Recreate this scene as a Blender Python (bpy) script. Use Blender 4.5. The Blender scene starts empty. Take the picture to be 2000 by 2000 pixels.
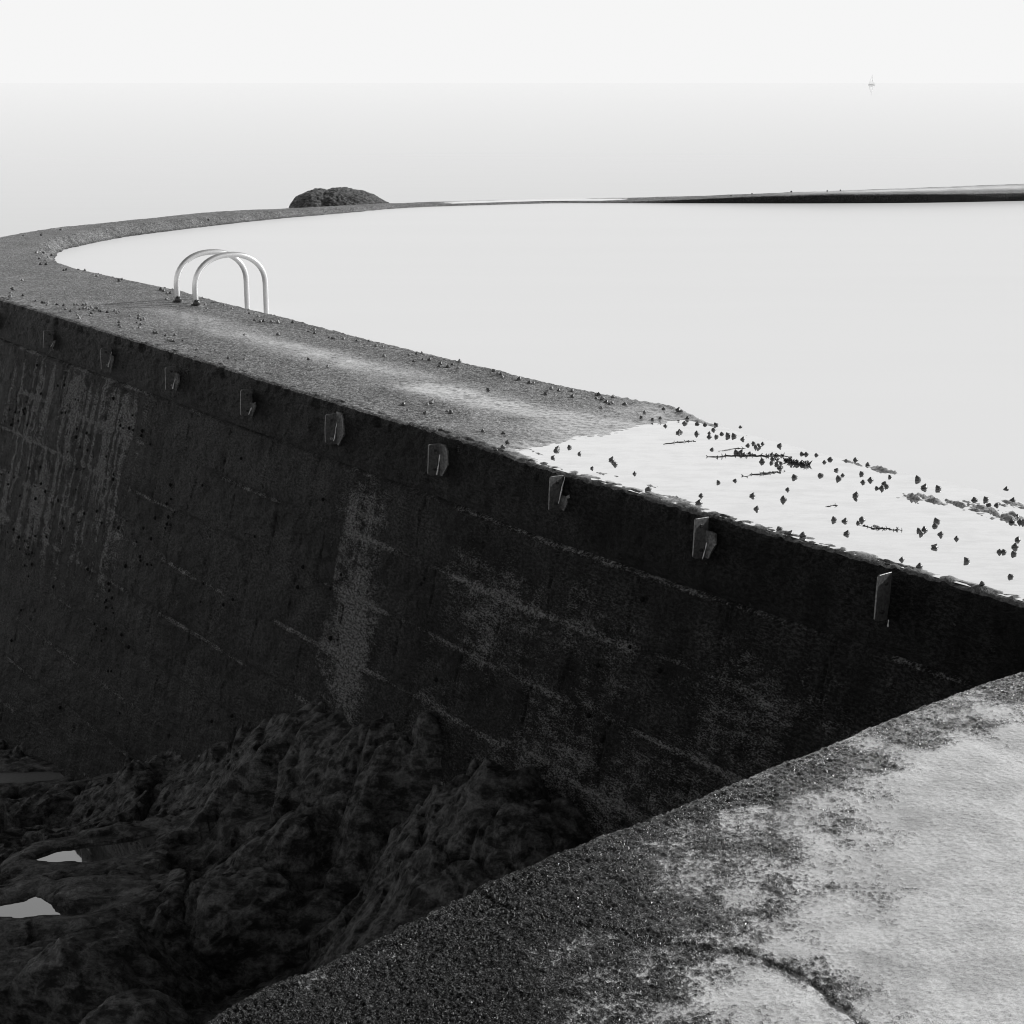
import bpy, bmesh, math, random
import numpy as np
from mathutils import Vector, Matrix

# ------------------------------------------------------------------ camera, sky, sun, exposure
scene = bpy.context.scene
FPX, CAMH = 3200.0, 1.95
PITCH = math.atan(840.0 / FPX)
cam_data = bpy.data.cameras.new("camera")
cam = bpy.data.objects.new("camera", cam_data)
scene.collection.objects.link(cam)
cam.location = (0, 0, CAMH)
cam.rotation_euler = (math.pi / 2 - PITCH, 0, 0)
cam_data.sensor_width = 36.0
cam_data.lens = 36.0 * FPX / 2000.0
cam_data.clip_start = 0.05
cam_data.clip_end = 60000
scene.camera = cam

SUN_EL, SUN_AZ = math.radians(27), math.radians(20)      # azimuth measured from +X towards +Y
world = bpy.data.worlds.new("World")
scene.world = world
world.use_nodes = True
wn, wl = world.node_tree.nodes, world.node_tree.links
wn.clear()
sky = wn.new("ShaderNodeTexSky")
sky.sky_type = 'NISHITA'
sky.sun_disc = False
sky.sun_elevation = SUN_EL
sky.sun_rotation = math.pi / 2 - SUN_AZ
sky.air_density = 1.0
sky.dust_density = 1.0
sky.ozone_density = 1.0
bw = wn.new("ShaderNodeRGBToBW")                           # black and white photograph
bg = wn.new("ShaderNodeBackground")
bg.inputs["Strength"].default_value = 0.09
wo = wn.new("ShaderNodeOutputWorld")
wl.new(sky.outputs[0], bw.inputs[0])
wl.new(bw.outputs[0], bg.inputs["Color"])
# even white sea mist, thick at the horizon all round and thinning upwards
tc = wn.new("ShaderNodeTexCoord"); sep = wn.new("ShaderNodeSeparateXYZ")
wl.new(tc.outputs["Generated"], sep.inputs[0])
def wmath(op, a, b=0.0):
    n = wn.new("ShaderNodeMath"); n.operation = op
    for i, v in enumerate((a, b)):
        if isinstance(v, bpy.types.NodeSocket): wl.new(v, n.inputs[i])
        else: n.inputs[i].default_value = v
    return n.outputs[0]
zt = wmath('DIVIDE', sep.outputs["Z"], 0.50)
mist = wmath('POWER', 2.718, wmath('MULTIPLY', wmath('POWER', wmath('ABSOLUTE', zt), 3.0), -1.0))
bg2 = wn.new("ShaderNodeBackground")
bg2.inputs["Color"].default_value = (1, 1, 1, 1)
bg2.inputs["Strength"].default_value = 0.92
wmx = wn.new("ShaderNodeMixShader")
wl.new(mist, wmx.inputs[0]); wl.new(bg.outputs[0], wmx.inputs[1]); wl.new(bg2.outputs[0], wmx.inputs[2])
wl.new(wmx.outputs[0], wo.inputs["Surface"])

sun_data = bpy.data.lights.new("sun", 'SUN')
sun_data.energy = 4.6
sun_data.angle = math.radians(0.5)
sun = bpy.data.objects.new("sun", sun_data)
scene.collection.objects.link(sun)
sdir = Vector((math.cos(SUN_EL) * math.cos(SUN_AZ), math.cos(SUN_EL) * math.sin(SUN_AZ), math.sin(SUN_EL)))
sun.rotation_euler = sdir.to_track_quat('Z', 'Y').to_euler()
sun.location = (20, 10, 20)

scene.view_settings.view_transform = 'Standard'
scene.view_settings.look = 'None'
scene.view_settings.exposure = 0.0
scene.view_settings.gamma = 1.0
scene.view_settings.use_curve_mapping = False
scene.render.engine = 'CYCLES'
scene.cycles.pixel_filter_type = 'BLACKMAN_HARRIS'
scene.cycles.filter_width = 1.05
scene.cycles.max_bounces = 6
scene.cycles.sample_clamp_indirect = 4.0

random.seed(7)
rng = np.random.default_rng(7)

# ------------------------------------------------------------------ helpers
def ground_at(u, v, z=0.0):
    """world point on height z seen at pixel (u, v) of the 2000 px photograph (used only to lay out real positions)"""
    x = (u - 1000) / FPX; y = (1000 - v) / FPX
    d = np.array([x, math.cos(PITCH) + y * math.sin(PITCH), -math.sin(PITCH) + y * math.cos(PITCH)])
    t = (z - CAMH) / d[2]
    return d * t + np.array([0, 0, CAMH])

_perm = np.random.default_rng(11).permutation(256)
_perm = np.concatenate([_perm, _perm])
_g = np.random.default_rng(12).normal(size=(256, 3)); _g /= np.linalg.norm(_g, axis=1)[:, None]

def perlin(x, y, z):
    x, y, z = np.broadcast_arrays(np.asarray(x, float), np.asarray(y, float), np.asarray(z, float))
    xi, yi, zi = np.floor(x).astype(int), np.floor(y).astype(int), np.floor(z).astype(int)
    xf, yf, zf = x - xi, y - yi, z - zi
    u, v, w = [f * f * f * (f * (f * 6 - 15) + 10) for f in (xf, yf, zf)]
    res = 0
    for dx in (0, 1):
        for dy in (0, 1):
            for dz in (0, 1):
                h = _perm[(_perm[(_perm[(xi + dx) & 255] + yi + dy) & 255] + zi + dz) & 255]
                g = _g[h]
                dot = g[..., 0] * (xf - dx) + g[..., 1] * (yf - dy) + g[..., 2] * (zf - dz)
                res = res + dot * (u if dx else 1 - u) * (v if dy else 1 - v) * (w if dz else 1 - w)
    return res * 1.5

def fbm(x, y, z, wave, octaves=4, gain=0.5, ridged=False):
    f, a, s, t = 1.0 / wave, 1.0, 0, 0
    for o in range(octaves):
        n = perlin(x * f + 17.3 * o, y * f + 5.1 * o, z * f + 9.7 * o)
        if ridged: n = 1 - 2 * np.abs(n)
        s = s + a * n; t += a; a *= gain; f *= 2.03
    return s / t

def smooth(a, b, x):
    t = np.clip((x - a) / (b - a), 0, 1)
    return t * t * (3 - 2 * t)

def link(o, parent=None):
    scene.collection.objects.link(o)
    if parent is not None: o.parent = parent
    return o

def tag(o, label=None, cat=None, group=None, kind=None):
    if label: o["label"] = label
    if cat: o["category"] = cat
    if group: o["group"] = group
    if kind: o["kind"] = kind
    return o

def empty(name, loc, rot=(0, 0, 0)):
    o = bpy.data.objects.new(name, None)
    o.empty_display_size = 0.1
    o.location = loc; o.rotation_euler = rot
    return link(o)

def mesh_np(name, verts, faces, smooth_shade=True, attrs=None):
    me = bpy.data.meshes.new(name)
    verts = np.asarray(verts, np.float32).reshape(-1, 3); faces = np.asarray(faces, np.int32)
    k = faces.shape[1]
    me.vertices.add(len(verts)); me.vertices.foreach_set("co", verts.ravel())
    me.loops.add(faces.size); me.loops.foreach_set("vertex_index", faces.ravel())
    me.polygons.add(len(faces))
    me.polygons.foreach_set("loop_start", np.arange(0, faces.size, k, dtype=np.int32))
    me.polygons.foreach_set("loop_total", np.full(len(faces), k, np.int32))
    me.polygons.foreach_set("use_smooth", np.full(len(faces), smooth_shade, bool))
    for n, a in (attrs or {}).items():
        at = me.attributes.new(n, 'FLOAT', 'POINT')
        at.data.foreach_set("value", np.asarray(a, np.float32).ravel())
    me.update(); me.validate()
    return me

def grid_faces(n, m):
    i = np.arange(n * m).reshape(n, m)
    return np.stack([i[:-1, :-1], i[1:, :-1], i[1:, 1:], i[:-1, 1:]], -1).reshape(-1, 4)

def grid_obj(name, P, mat, parent=None, attrs=None, flip=False):
    n, m = P.shape[:2]
    f = grid_faces(n, m)
    if flip: f = f[:, ::-1]
    me = mesh_np(name, P, f, True, attrs)
    me.materials.append(mat)
    return link(bpy.data.objects.new(name, me), parent)

def bm_obj(name, bm, mat, parent=None, smooth_shade=False):
    bmesh.ops.recalc_face_normals(bm, faces=bm.faces)
    me = bpy.data.meshes.new(name)
    for f in bm.faces: f.smooth = smooth_shade
    bm.to_mesh(me); bm.free()
    me.materials.append(mat)
    return link(bpy.data.objects.new(name, me), parent)

def tube_mesh(pts, radii, seg=10, caps=True):
    pts = [Vector(p) for p in pts]
    bm = bmesh.new(); rings = []
    for i, p in enumerate(pts):
        t = (pts[min(i + 1, len(pts) - 1)] - pts[max(i - 1, 0)]).normalized()
        ref = Vector((0, 0, 1)) if abs(t.z) < 0.9 else Vector((1, 0, 0))
        if i == 0: a = t.cross(ref).normalized()
        else: a = (a - t * a.dot(t)).normalized()
        b = t.cross(a)
        r = radii[i] if hasattr(radii, "__len__") else radii
        rings.append([bm.verts.new(p + (a * math.cos(k * math.tau / seg) + b * math.sin(k * math.tau / seg)) * r) for k in range(seg)])
    for r0, r1 in zip(rings, rings[1:]):
        for k in range(seg):
            bm.faces.new((r0[k], r0[(k + 1) % seg], r1[(k + 1) % seg], r1[k]))
    if caps:
        bm.faces.new(rings[0][::-1]); bm.faces.new(rings[-1])
    return bm

# ------------------------------------------------------------------ materials
class NT:
    def __init__(s, name):
        s.m = bpy.data.materials.new(name); s.m.use_nodes = True
        s.n, s.l = s.m.node_tree.nodes, s.m.node_tree.links
        s.n.clear()
        s.out = s.n.new("ShaderNodeOutputMaterial")
        s.geo = s.n.new("ShaderNodeNewGeometry")
    def node(s, t, **kw):
        n = s.n.new(t)
        for k, v in kw.items(): setattr(n, k, v)
        return n
    def put(s, sock, v):
        if isinstance(v, bpy.types.NodeSocket): s.l.new(v, sock)
        elif isinstance(v, (int, float)) and sock.type == 'RGBA': sock.default_value = (v, v, v, 1)
        else: sock.default_value = v
    def noise(s, scale, detail=4, rough=0.55, stretch=None, dist=0.0):
        n = s.node("ShaderNodeTexNoise")
        n.inputs["Scale"].default_value = scale; n.inputs["Detail"].default_value = detail
        n.inputs["Roughness"].default_value = rough; n.inputs["Distortion"].default_value = dist
        if stretch:
            mp = s.node("ShaderNodeMapping"); mp.inputs["Scale"].default_value = stretch[:3]
            if len(stretch) > 3: mp.inputs["Rotation"].default_value = (0, 0, stretch[3])
            s.l.new(s.geo.outputs["Position"], mp.inputs["Vector"]); s.l.new(mp.outputs[0], n.inputs["Vector"])
        else: s.l.new(s.geo.outputs["Position"], n.inputs["Vector"])
        return n.outputs[0]
    def voronoi(s, scale, feature='F1'):
        n = s.node("ShaderNodeTexVoronoi", feature=feature)
        n.inputs["Scale"].default_value = scale
        s.l.new(s.geo.outputs["Position"], n.inputs["Vector"])
        return n.outputs["Distance"]
    def ramp(s, v, a, b, lo=0.0, hi=1.0):
        n = s.node("ShaderNodeMapRange", interpolation_type='SMOOTHSTEP')
        s.put(n.inputs["Value"], v)
        for k, x in (("From Min", a), ("From Max", b), ("To Min", lo), ("To Max", hi)): s.put(n.inputs[k], x)
        return n.outputs[0]
    def math(s, op, a, b=0.0):
        n = s.node("ShaderNodeMath", operation=op); s.put(n.inputs[0], a); s.put(n.inputs[1], b)
        return n.outputs[0]
    def mix(s, f, a, b):
        n = s.node("ShaderNodeMix", data_type='FLOAT'); s.put(n.inputs[0], f); s.put(n.inputs[2], a); s.put(n.inputs[3], b)
        return n.outputs[0]
    def attr(s, name):
        n = s.node("ShaderNodeAttribute"); n.attribute_name = name
        return n.outputs["Fac"]
    def bump(s, h, dist, strength=1.0, normal=None):
        n = s.node("ShaderNodeBump"); s.put(n.inputs["Height"], h)
        s.put(n.inputs["Distance"], dist); s.put(n.inputs["Strength"], strength)
        if normal is not None: s.l.new(normal, n.inputs["Normal"])
        return n.outputs[0]
    def grey(s, v):
        c = s.node("ShaderNodeCombineColor")
        for i in range(3): s.put(c.inputs[i], v)
        return c.outputs[0]
    def principled(s, col, rough, normal=None, **kw):
        p = s.node("ShaderNodeBsdfPrincipled")
        if isinstance(col, bpy.types.NodeSocket): s.l.new(s.grey(col), p.inputs["Base Color"])
        else: s.put(p.inputs["Base Color"], col)
        s.put(p.inputs["Roughness"], rough)
        if normal is not None: s.l.new(normal, p.inputs["Normal"])
        for k, v in kw.items(): s.put(p.inputs[k.replace("_", " ")], v)
        s.l.new(p.outputs[0], s.out.inputs[0])
        return p

def mat_deck():
    m = NT("gritty_wet_concrete")
    wet = m.attr("wet")
    grain = m.noise(62, 4, 0.75); grain2 = m.noise(240, 2, 0.6); blot = m.noise(2.2, 5, 0.6)
    v = m.voronoi(60)
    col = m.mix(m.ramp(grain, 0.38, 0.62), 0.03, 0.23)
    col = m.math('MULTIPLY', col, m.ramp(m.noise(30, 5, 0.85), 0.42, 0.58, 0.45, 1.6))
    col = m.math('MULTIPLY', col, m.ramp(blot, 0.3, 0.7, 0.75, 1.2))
    col = m.mix(m.math('MULTIPLY', wet, 0.8), col, m.ramp(grain, 0.38, 0.6, 0.16, 0.42))  # paler base colour paints the sheen of the water film
    alg = m.attr("algae")
    col = m.mix(m.math('MULTIPLY', alg, 0.93), col, m.ramp(grain, 0.38, 0.62, 0.004, 0.03))
    wet = m.math('MULTIPLY', wet, m.math('SUBTRACT', 1.0, m.math('MULTIPLY', alg, 0.9)))
    h = m.math('ADD', m.math('ADD', m.math('MULTIPLY', grain, 0.7), m.math('MULTIPLY', m.noise(26, 4, 0.7), 0.9)), m.math('ADD', m.math('MULTIPLY', grain2, 0.35), m.math('MULTIPLY', v, -0.4)))
    nrm = m.bump(h, 0.018, m.mix(wet, 1.0, 0.2))
    m.principled(col, m.mix(wet, 0.55, 0.28), nrm, Coat_Weight=wet, Coat_Roughness=0.16, Coat_IOR=1.7, Specular_IOR_Level=m.mix(alg, 0.5, 0.06))
    return m.m

def mat_platform():
    m = NT("worn_wet_glare_slab")
    wa = m.attr("wet")
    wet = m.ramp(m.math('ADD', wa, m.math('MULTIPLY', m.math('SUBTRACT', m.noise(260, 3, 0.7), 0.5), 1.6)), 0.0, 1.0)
    grain = m.noise(110, 3, 0.6); grain2 = m.noise(420, 2, 0.6); blot = m.noise(1.7, 5, 0.6)
    smear = m.noise(90, 4, 0.7, (0.7, 1.1, 1.0, 0.25)); gl = m.attr('gloss'); vo = m.voronoi(130)
    col = m.mix(m.ramp(grain, 0.47, 0.66), 0.003, 0.075)
    col = m.math('MULTIPLY', col, m.ramp(blot, 0.3, 0.7, 0.7, 1.2))
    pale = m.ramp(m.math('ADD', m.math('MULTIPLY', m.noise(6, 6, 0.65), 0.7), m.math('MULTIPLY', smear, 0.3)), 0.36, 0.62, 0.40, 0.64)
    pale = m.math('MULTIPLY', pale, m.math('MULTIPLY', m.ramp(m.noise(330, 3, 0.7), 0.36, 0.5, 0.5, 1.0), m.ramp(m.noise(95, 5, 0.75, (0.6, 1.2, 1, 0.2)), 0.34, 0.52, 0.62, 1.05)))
    col = m.mix(wet, col, pale)  # pale concrete also carries sky glare painted into the base colour
    h = m.math('ADD', m.math('MULTIPLY', grain, 0.6), m.math('ADD', m.math('MULTIPLY', grain2, 0.35), m.math('MULTIPLY', vo, -0.9)))
    h = m.mix(wet, h, m.math('ADD', m.math('MULTIPLY', smear, 0.6), m.math('MULTIPLY', grain2, 0.25)))
    nrm = m.bump(h, m.mix(wet, 0.018, 0.010), m.mix(wet, 1.0, 0.38))
    m.principled(col, m.mix(wet, 0.16, 0.3), nrm, Specular_IOR_Level=m.mix(wet, m.mix(gl, 0.12, 0.7), 0.5), Coat_Weight=m.mix(wet, m.math('MULTIPLY', gl, 0.9), 1.0), Coat_Roughness=m.mix(wet, 0.1, 0.2), Coat_IOR=1.5)
    return m.m

def mat_wall(dark=0.020, light=0.27, name="weathered_wall_concrete", sc=1.0):
    m = NT(name)
    pale = m.attr("pale")
    vec = m.node("ShaderNodeCombineXYZ")
    m.put(vec.inputs[0], m.math('MULTIPLY', m.attr("along"), 0.55)); m.put(vec.inputs[1], m.attr("down"))
    def nz(scale, detail, rough, sx=1.0, sy=1.0):
        mp = m.node("ShaderNodeMapping"); mp.inputs["Scale"].default_value = (sx, sy, 1)
        m.l.new(vec.outputs[0], mp.inputs["Vector"])
        n = m.node("ShaderNodeTexNoise"); n.inputs["Scale"].default_value = scale * sc
        n.inputs["Detail"].default_value = detail; n.inputs["Roughness"].default_value = rough
        m.l.new(mp.outputs[0], n.inputs["Vector"])
        return n.outputs[0]
    v = m.node("ShaderNodeTexVoronoi"); v.inputs["Scale"].default_value = 42 * sc; m.l.new(vec.outputs[0], v.inputs["Vector"])
    fine = nz(150, 3, 0.65); grit = nz(75, 4, 0.8); blot = nz(3.0, 6, 0.65); run = nz(9, 5, 0.6, 1.6, 0.25)
    col = m.mix(m.ramp(grit, 0.44, 0.60), dark * 0.25, dark * 2.4)
    col = m.math('MULTIPLY', col, m.ramp(blot, 0.35, 0.65, 0.5, 1.6))
    col = m.math('MULTIPLY', col, m.ramp(run, 0.35, 0.65, 0.6, 1.4))
    mott = m.math('ADD', m.math('MULTIPLY', nz(14, 6, 0.75), 0.6), m.math('MULTIPLY', fine, 0.4))
    pf = m.ramp(m.math('ADD', pale, m.math('MULTIPLY', m.math('SUBTRACT', mott, 0.5), 3.2)), 0.32, 0.85)
    pf = m.math('MULTIPLY', pf, m.ramp(pale, 0.02, 0.5, 0.15, 1.0))
    lt = m.math('MULTIPLY', m.ramp(grit, 0.40, 0.60, 0.2, 1.35), light)
    col = m.mix(pf, col, lt)
    h = m.math('ADD', grit, m.math('ADD', m.math('MULTIPLY', fine, 0.4), m.math('MULTIPLY', v.outputs["Distance"], -0.7)))
    h = m.math('ADD', h, m.math('MULTIPLY', nz(24, 4, 0.6), 1.2))
    nrm = m.bump(h, 0.06, 1.0)
    m.principled(col, m.mix(pale, 0.55, 0.85), nrm, Specular_IOR_Level=m.mix(pale, 0.22, 0.1))
    return m.m

def mat_rock():
    m = NT("wet_dark_rock")
    strat = m.noise(9, 8, 0.72, (0.9, 1.4, 1.8, 0.6), 0.3)
    grain = m.noise(40, 6, 0.75); fine = m.noise(150, 3, 0.6)
    col = m.mix(m.ramp(strat, 0.40, 0.62), 0.012, 0.15)
    col = m.math('MULTIPLY', col, m.ramp(grain, 0.3, 0.7, 0.5, 1.6))
    h = m.math('ADD', m.math('MULTIPLY', strat, 1.2), m.math('ADD', m.math('MULTIPLY', grain, 0.5), m.math('MULTIPLY', fine, 0.15)))
    h = m.math('ADD', h, m.math('MULTIPLY', m.noise(16, 6, 0.75), 1.0))
    nrm = m.bump(h, 0.085, 1.0)
    m.principled(col, m.ramp(m.noise(9, 4), 0.35, 0.65, 0.4, 0.75), nrm, Specular_IOR_Level=0.3)
    return m.m

def mat_water(name, body, gloss_f, rough, bump_s, stretch=(0.25, 2.0, 1.0, 0.0), power=1.0):
    m = NT(name)
    n1 = m.noise(0.35, 4, 0.6, stretch)
    d = m.node("ShaderNodeBsdfDiffuse"); m.put(d.inputs["Color"], m.grey(m.ramp(n1, 0.3, 0.7, body * 0.985, body)))
    g = m.node("ShaderNodeBsdfGlossy"); g.inputs["Color"].default_value = (0.97, 0.97, 0.97, 1); g.inputs["Roughness"].default_value = rough
    if bump_s: m.l.new(m.bump(m.noise(4, 3, 0.5, stretch), 0.01, bump_s), g.inputs["Normal"])
    fr = m.node("ShaderNodeFresnel"); fr.inputs["IOR"].default_value = 1.33
    f = m.math('MAXIMUM', m.math('POWER', fr.outputs[0], power), gloss_f if gloss_f < 0.8 else m.ramp(m.noise(7, 5, 0.65, (0.9, 1.3, 1, 0.3)), 0.3, 0.6, gloss_f - 0.07, gloss_f + 0.04))
    mx = m.node("ShaderNodeMixShader")
    m.l.new(f, mx.inputs[0]); m.l.new(d.outputs[0], mx.inputs[1]); m.l.new(g.outputs[0], mx.inputs[2])
    m.l.new(mx.outputs[0], m.out.inputs[0])
    return m.m

def mat_simple(name, lo, hi, rough, metal=0.0, scale=60, bump_d=0.0, spec=0.5):
    m = NT(name)
    n = m.noise(scale, 4, 0.6)
    nrm = m.bump(n, bump_d, 0.8) if bump_d else None
    m.principled(m.ramp(n, 0.3, 0.7, lo, hi), rough, nrm, Metallic=metal, Specular_IOR_Level=spec)
    return m.m

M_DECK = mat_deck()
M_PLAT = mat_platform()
M_WALL = mat_wall()
M_CAPF = mat_wall(0.0125, 0.10, "algae_dark_coping", 0.9)
M_ROCK = mat_rock()
M_SEA = mat_water("milky_sea_water", 0.57, 0.22, 0.0, 0.0, power=1.7)
M_POOL = mat_water("milky_pool_water", 0.745, 0.20, 0.22, 0.0, power=2.5)
M_PUD = mat_water("mirror_puddle_water", 0.30, 0.86, 0.03, 0.15, (1.0, 3.0, 1.0, 0.0))
M_RPOOL = mat_water("rock_pool_water", 0.03, 0.42, 0.02, 0.0)
M_SAND = mat_simple("wet_sand", 0.10, 0.13, 0.35, 0, 30, 0.003)
M_TUBE = mat_simple("brushed_steel_tube", 0.62, 0.72, 0.33, 0.75, 120)
M_CLAMP = mat_simple("black_fouled_clamp", 0.015, 0.04, 0.28, 0.0, 90, 0.003)
M_PLATE = mat_simple("dull_grey_steel", 0.09, 0.19, 0.42, 0.6, 70, 0.001)
M_BOLT = mat_simple("corroded_bolt", 0.16, 0.4, 0.5, 0.4, 150, 0.002)
M_TORN = mat_simple("torn_pale_metal_edge", 0.45, 0.7, 0.5, 0.2, 140, 0.003)
M_GUSSET = mat_simple("scuffed_grey_gusset", 0.06, 0.20, 0.5, 0.4, 80, 0.001)
M_SNAIL = mat_simple("dark_snail_shell", 0.02, 0.09, 0.35, 0.0, 220, 0.001)
M_SNAILP = mat_simple("worn_pale_tip_shell", 0.04, 0.30, 0.4, 0.0, 160, 0.001)
M_WEED = mat_simple("black_seaweed", 0.008, 0.02, 0.4, 0.0, 80)
M_WHITE = mat_simple("hazy_white_sailcloth", 0.86, 0.9, 0.7, 0.0, 2)  # white for sails, hull and mast; the paleness stands in for haze
_n, _l = M_WHITE.node_tree.nodes, M_WHITE.node_tree.links
_tr = _n.new("ShaderNodeBsdfTranslucent"); _tr.inputs[0].default_value = (.92, .92, .92, 1)
_mx = _n.new("ShaderNodeMixShader"); _mx.inputs[0].default_value = 0.55
_o = next(n for n in _n if n.type == 'OUTPUT_MATERIAL'); _p = next(n for n in _n if n.type == 'BSDF_PRINCIPLED')
_l.new(_p.outputs[0], _mx.inputs[1]); _l.new(_tr.outputs[0], _mx.inputs[2]); _l.new(_mx.outputs[0], _o.inputs[0])

# ------------------------------------------------------------------ plan of the curved wall
CO = np.array([-8.45058236e-04, 3.12016225e-02, -1.09774695e+00, 7.57099595e+00])
def outer_x(y): return np.polyval(CO, y)
inner_near = np.array([(4.0, 5.0), (3.3, 6.15), (2.43, 7.53), (2.21, 7.92), (1.88, 8.30), (1.62, 8.68), (1.34, 9.12), (1.09, 9.50), (1.02, 9.76), (0.77, 10.04), (0.39, 10.48),
    (-0.23, 11.33), (-0.84, 12.16), (-1.56, 13.22), (-2.06, 13.96), (-2.69, 14.85), (-3.21, 15.65), (-4.1, 16.86)])
def inner_for(p, n):
    """hit of the ray p + n t with the inner polyline"""
    for a, b in zip(inner_near, inner_near[1:]):
        e = b - a
        den = n[0] * (-e[1]) + n[1] * e[0]
        q = a - p
        t = (q[0] * (-e[1]) + q[1] * e[0]) / den
        s = (n[0] * q[1] - n[1] * q[0]) / den
        if 0 <= s <= 1 and 0.5 < t < 3: return a + e * s
    return p + n * 1.4
anch = []      # outer xy, inner xy, outer z, inner z, lip width, height of cap line
for y in np.arange(5.2, 14.9, 0.45):
    x = outer_x(y)
    t = np.array([np.polyval(np.polyder(CO), y), 1.0]); t /= np.linalg.norm(t)
    n = np.array([t[1], -t[0]])
    q = inner_for(np.array([x, y]), n)
    qy = float(q[1])
    k = float(smooth(9.42, 9.78, qy))
    zo = 0.022 + 0.020 * float(smooth(8.45, 8.95, y)); zi = 0.016 + 0.026 * k
    anch.append((x, y, q[0], q[1], zo, zi, 0.04))
anch += [(-5.30, 15.85, -3.95, 16.62, .045, .04, .05), (-5.85, 16.95, -4.55, 17.42, .045, .04, .06), (-6.32, 18.3, -5.08, 18.45, .045, .04, .12),
         (-6.53, 19.6, -5.38, 19.45, .045, .035, .22), (-6.50, 21.0, -5.60, 20.55, .045, .03, .30), (-6.24, 22.26, -5.50, 21.45, .045, .03, .34),
         (-5.80, 23.1, -5.22, 22.55, .04, .03, .34), (-5.34, 24.06, -4.72, 23.6, .035, .025, .32), (-4.66, 25.4, -4.10, 24.75, .025, .015, .32),
         (-4.05, 26.1, -3.55, 25.6, .01, 0.0, .3), (-3.33, 27.0, -2.85, 26.45, -.02, -.02, .25), (-2.15, 28.4, -1.75, 27.8, -.055, -.05, .2),
         (-.60, 29.3, -.3, 28.5, -.07, -.065, .15), (.92, 29.8, .89, 28.9, -.075, -.07, .1), (2.76, 29.9, 2.67, 28.9, -.045, -.04, .05),
         (3.9, 29.9, 4.0, 28.9, -.005, .02, .03), (5.11, 30.0, 5.33, 28.9, .03, .06, .03), (7.3, 30.5, 7.3, 29.05, .075, .065, .03),
         (9.6, 31.2, 9.09, 29.5, .107, .062, .03), (13.0, 32.2, 12.5, 30.5, .11, .06, .03), (17.5, 33.5, 17.0, 31.8, .11, .06, .03)]
anch = np.array(anch)
mid = (anch[:, 0:2] + anch[:, 2:4]) / 2
sl = np.concatenate([[0], np.cumsum(np.linalg.norm(np.diff(mid, axis=0), axis=1))])
def catmull(s):
    i = np.clip(np.searchsorted(sl, s, side='right') - 1, 0, len(sl) - 2)
    h = sl[i + 1] - sl[i]; t = ((s - sl[i]) / h)[:, None]
    def tang(k):
        a = np.clip(k - 1, 0, len(sl) - 1); b = np.clip(k + 1, 0, len(sl) - 1)
        return (anch[b] - anch[a]) / (sl[b] - sl[a])[:, None]
    m0, m1 = tang(i) * h[:, None], tang(i + 1) * h[:, None]
    return ((2*t**3 - 3*t**2 + 1) * anch[i] + (t**3 - 2*t**2 + t) * m0 + (-2*t**3 + 3*t**2) * anch[i + 1] + (t**3 - t**2) * m1)
# station spacing grows with distance
S = [0.0]
while S[-1] < sl[-1] - 0.08:
    p = np.interp(S[-1], sl, mid[:, 1])
    S.append(S[-1] + float(np.interp(p, [6, 10, 15, 20, 28], [0.011, 0.014, 0.022, 0.04, 0.06])))
S = np.array(S)
ST = catmull(S)
OUT, INN = ST[:, 0:2], ST[:, 2:4]
NORM = (INN - OUT); WID = np.linalg.norm(NORM, axis=1); NORM = NORM / WID[:, None]     # towards the pool
BATTER = 0.27
CAP_D = 0.36
POOL_Z = -0.09
def face_off(d):
    """how far the outer face stands out from the deck edge at depth d: nearly plumb coping, battered wall below"""
    return np.where(np.asarray(d) < CAP_D, 0.10 * np.asarray(d), 0.10 * CAP_D + BATTER * (np.asarray(d) - CAP_D))

def deck_profile(si, w):
    """height of the walkway (without fine grit) for station index array si and offset w from the outer edge"""
    st = ST[si]; W = WID[si]
    f = np.clip(w / W, 0, 1)
    return st[:, 4] * (1 - f) + st[:, 5] * f

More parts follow.
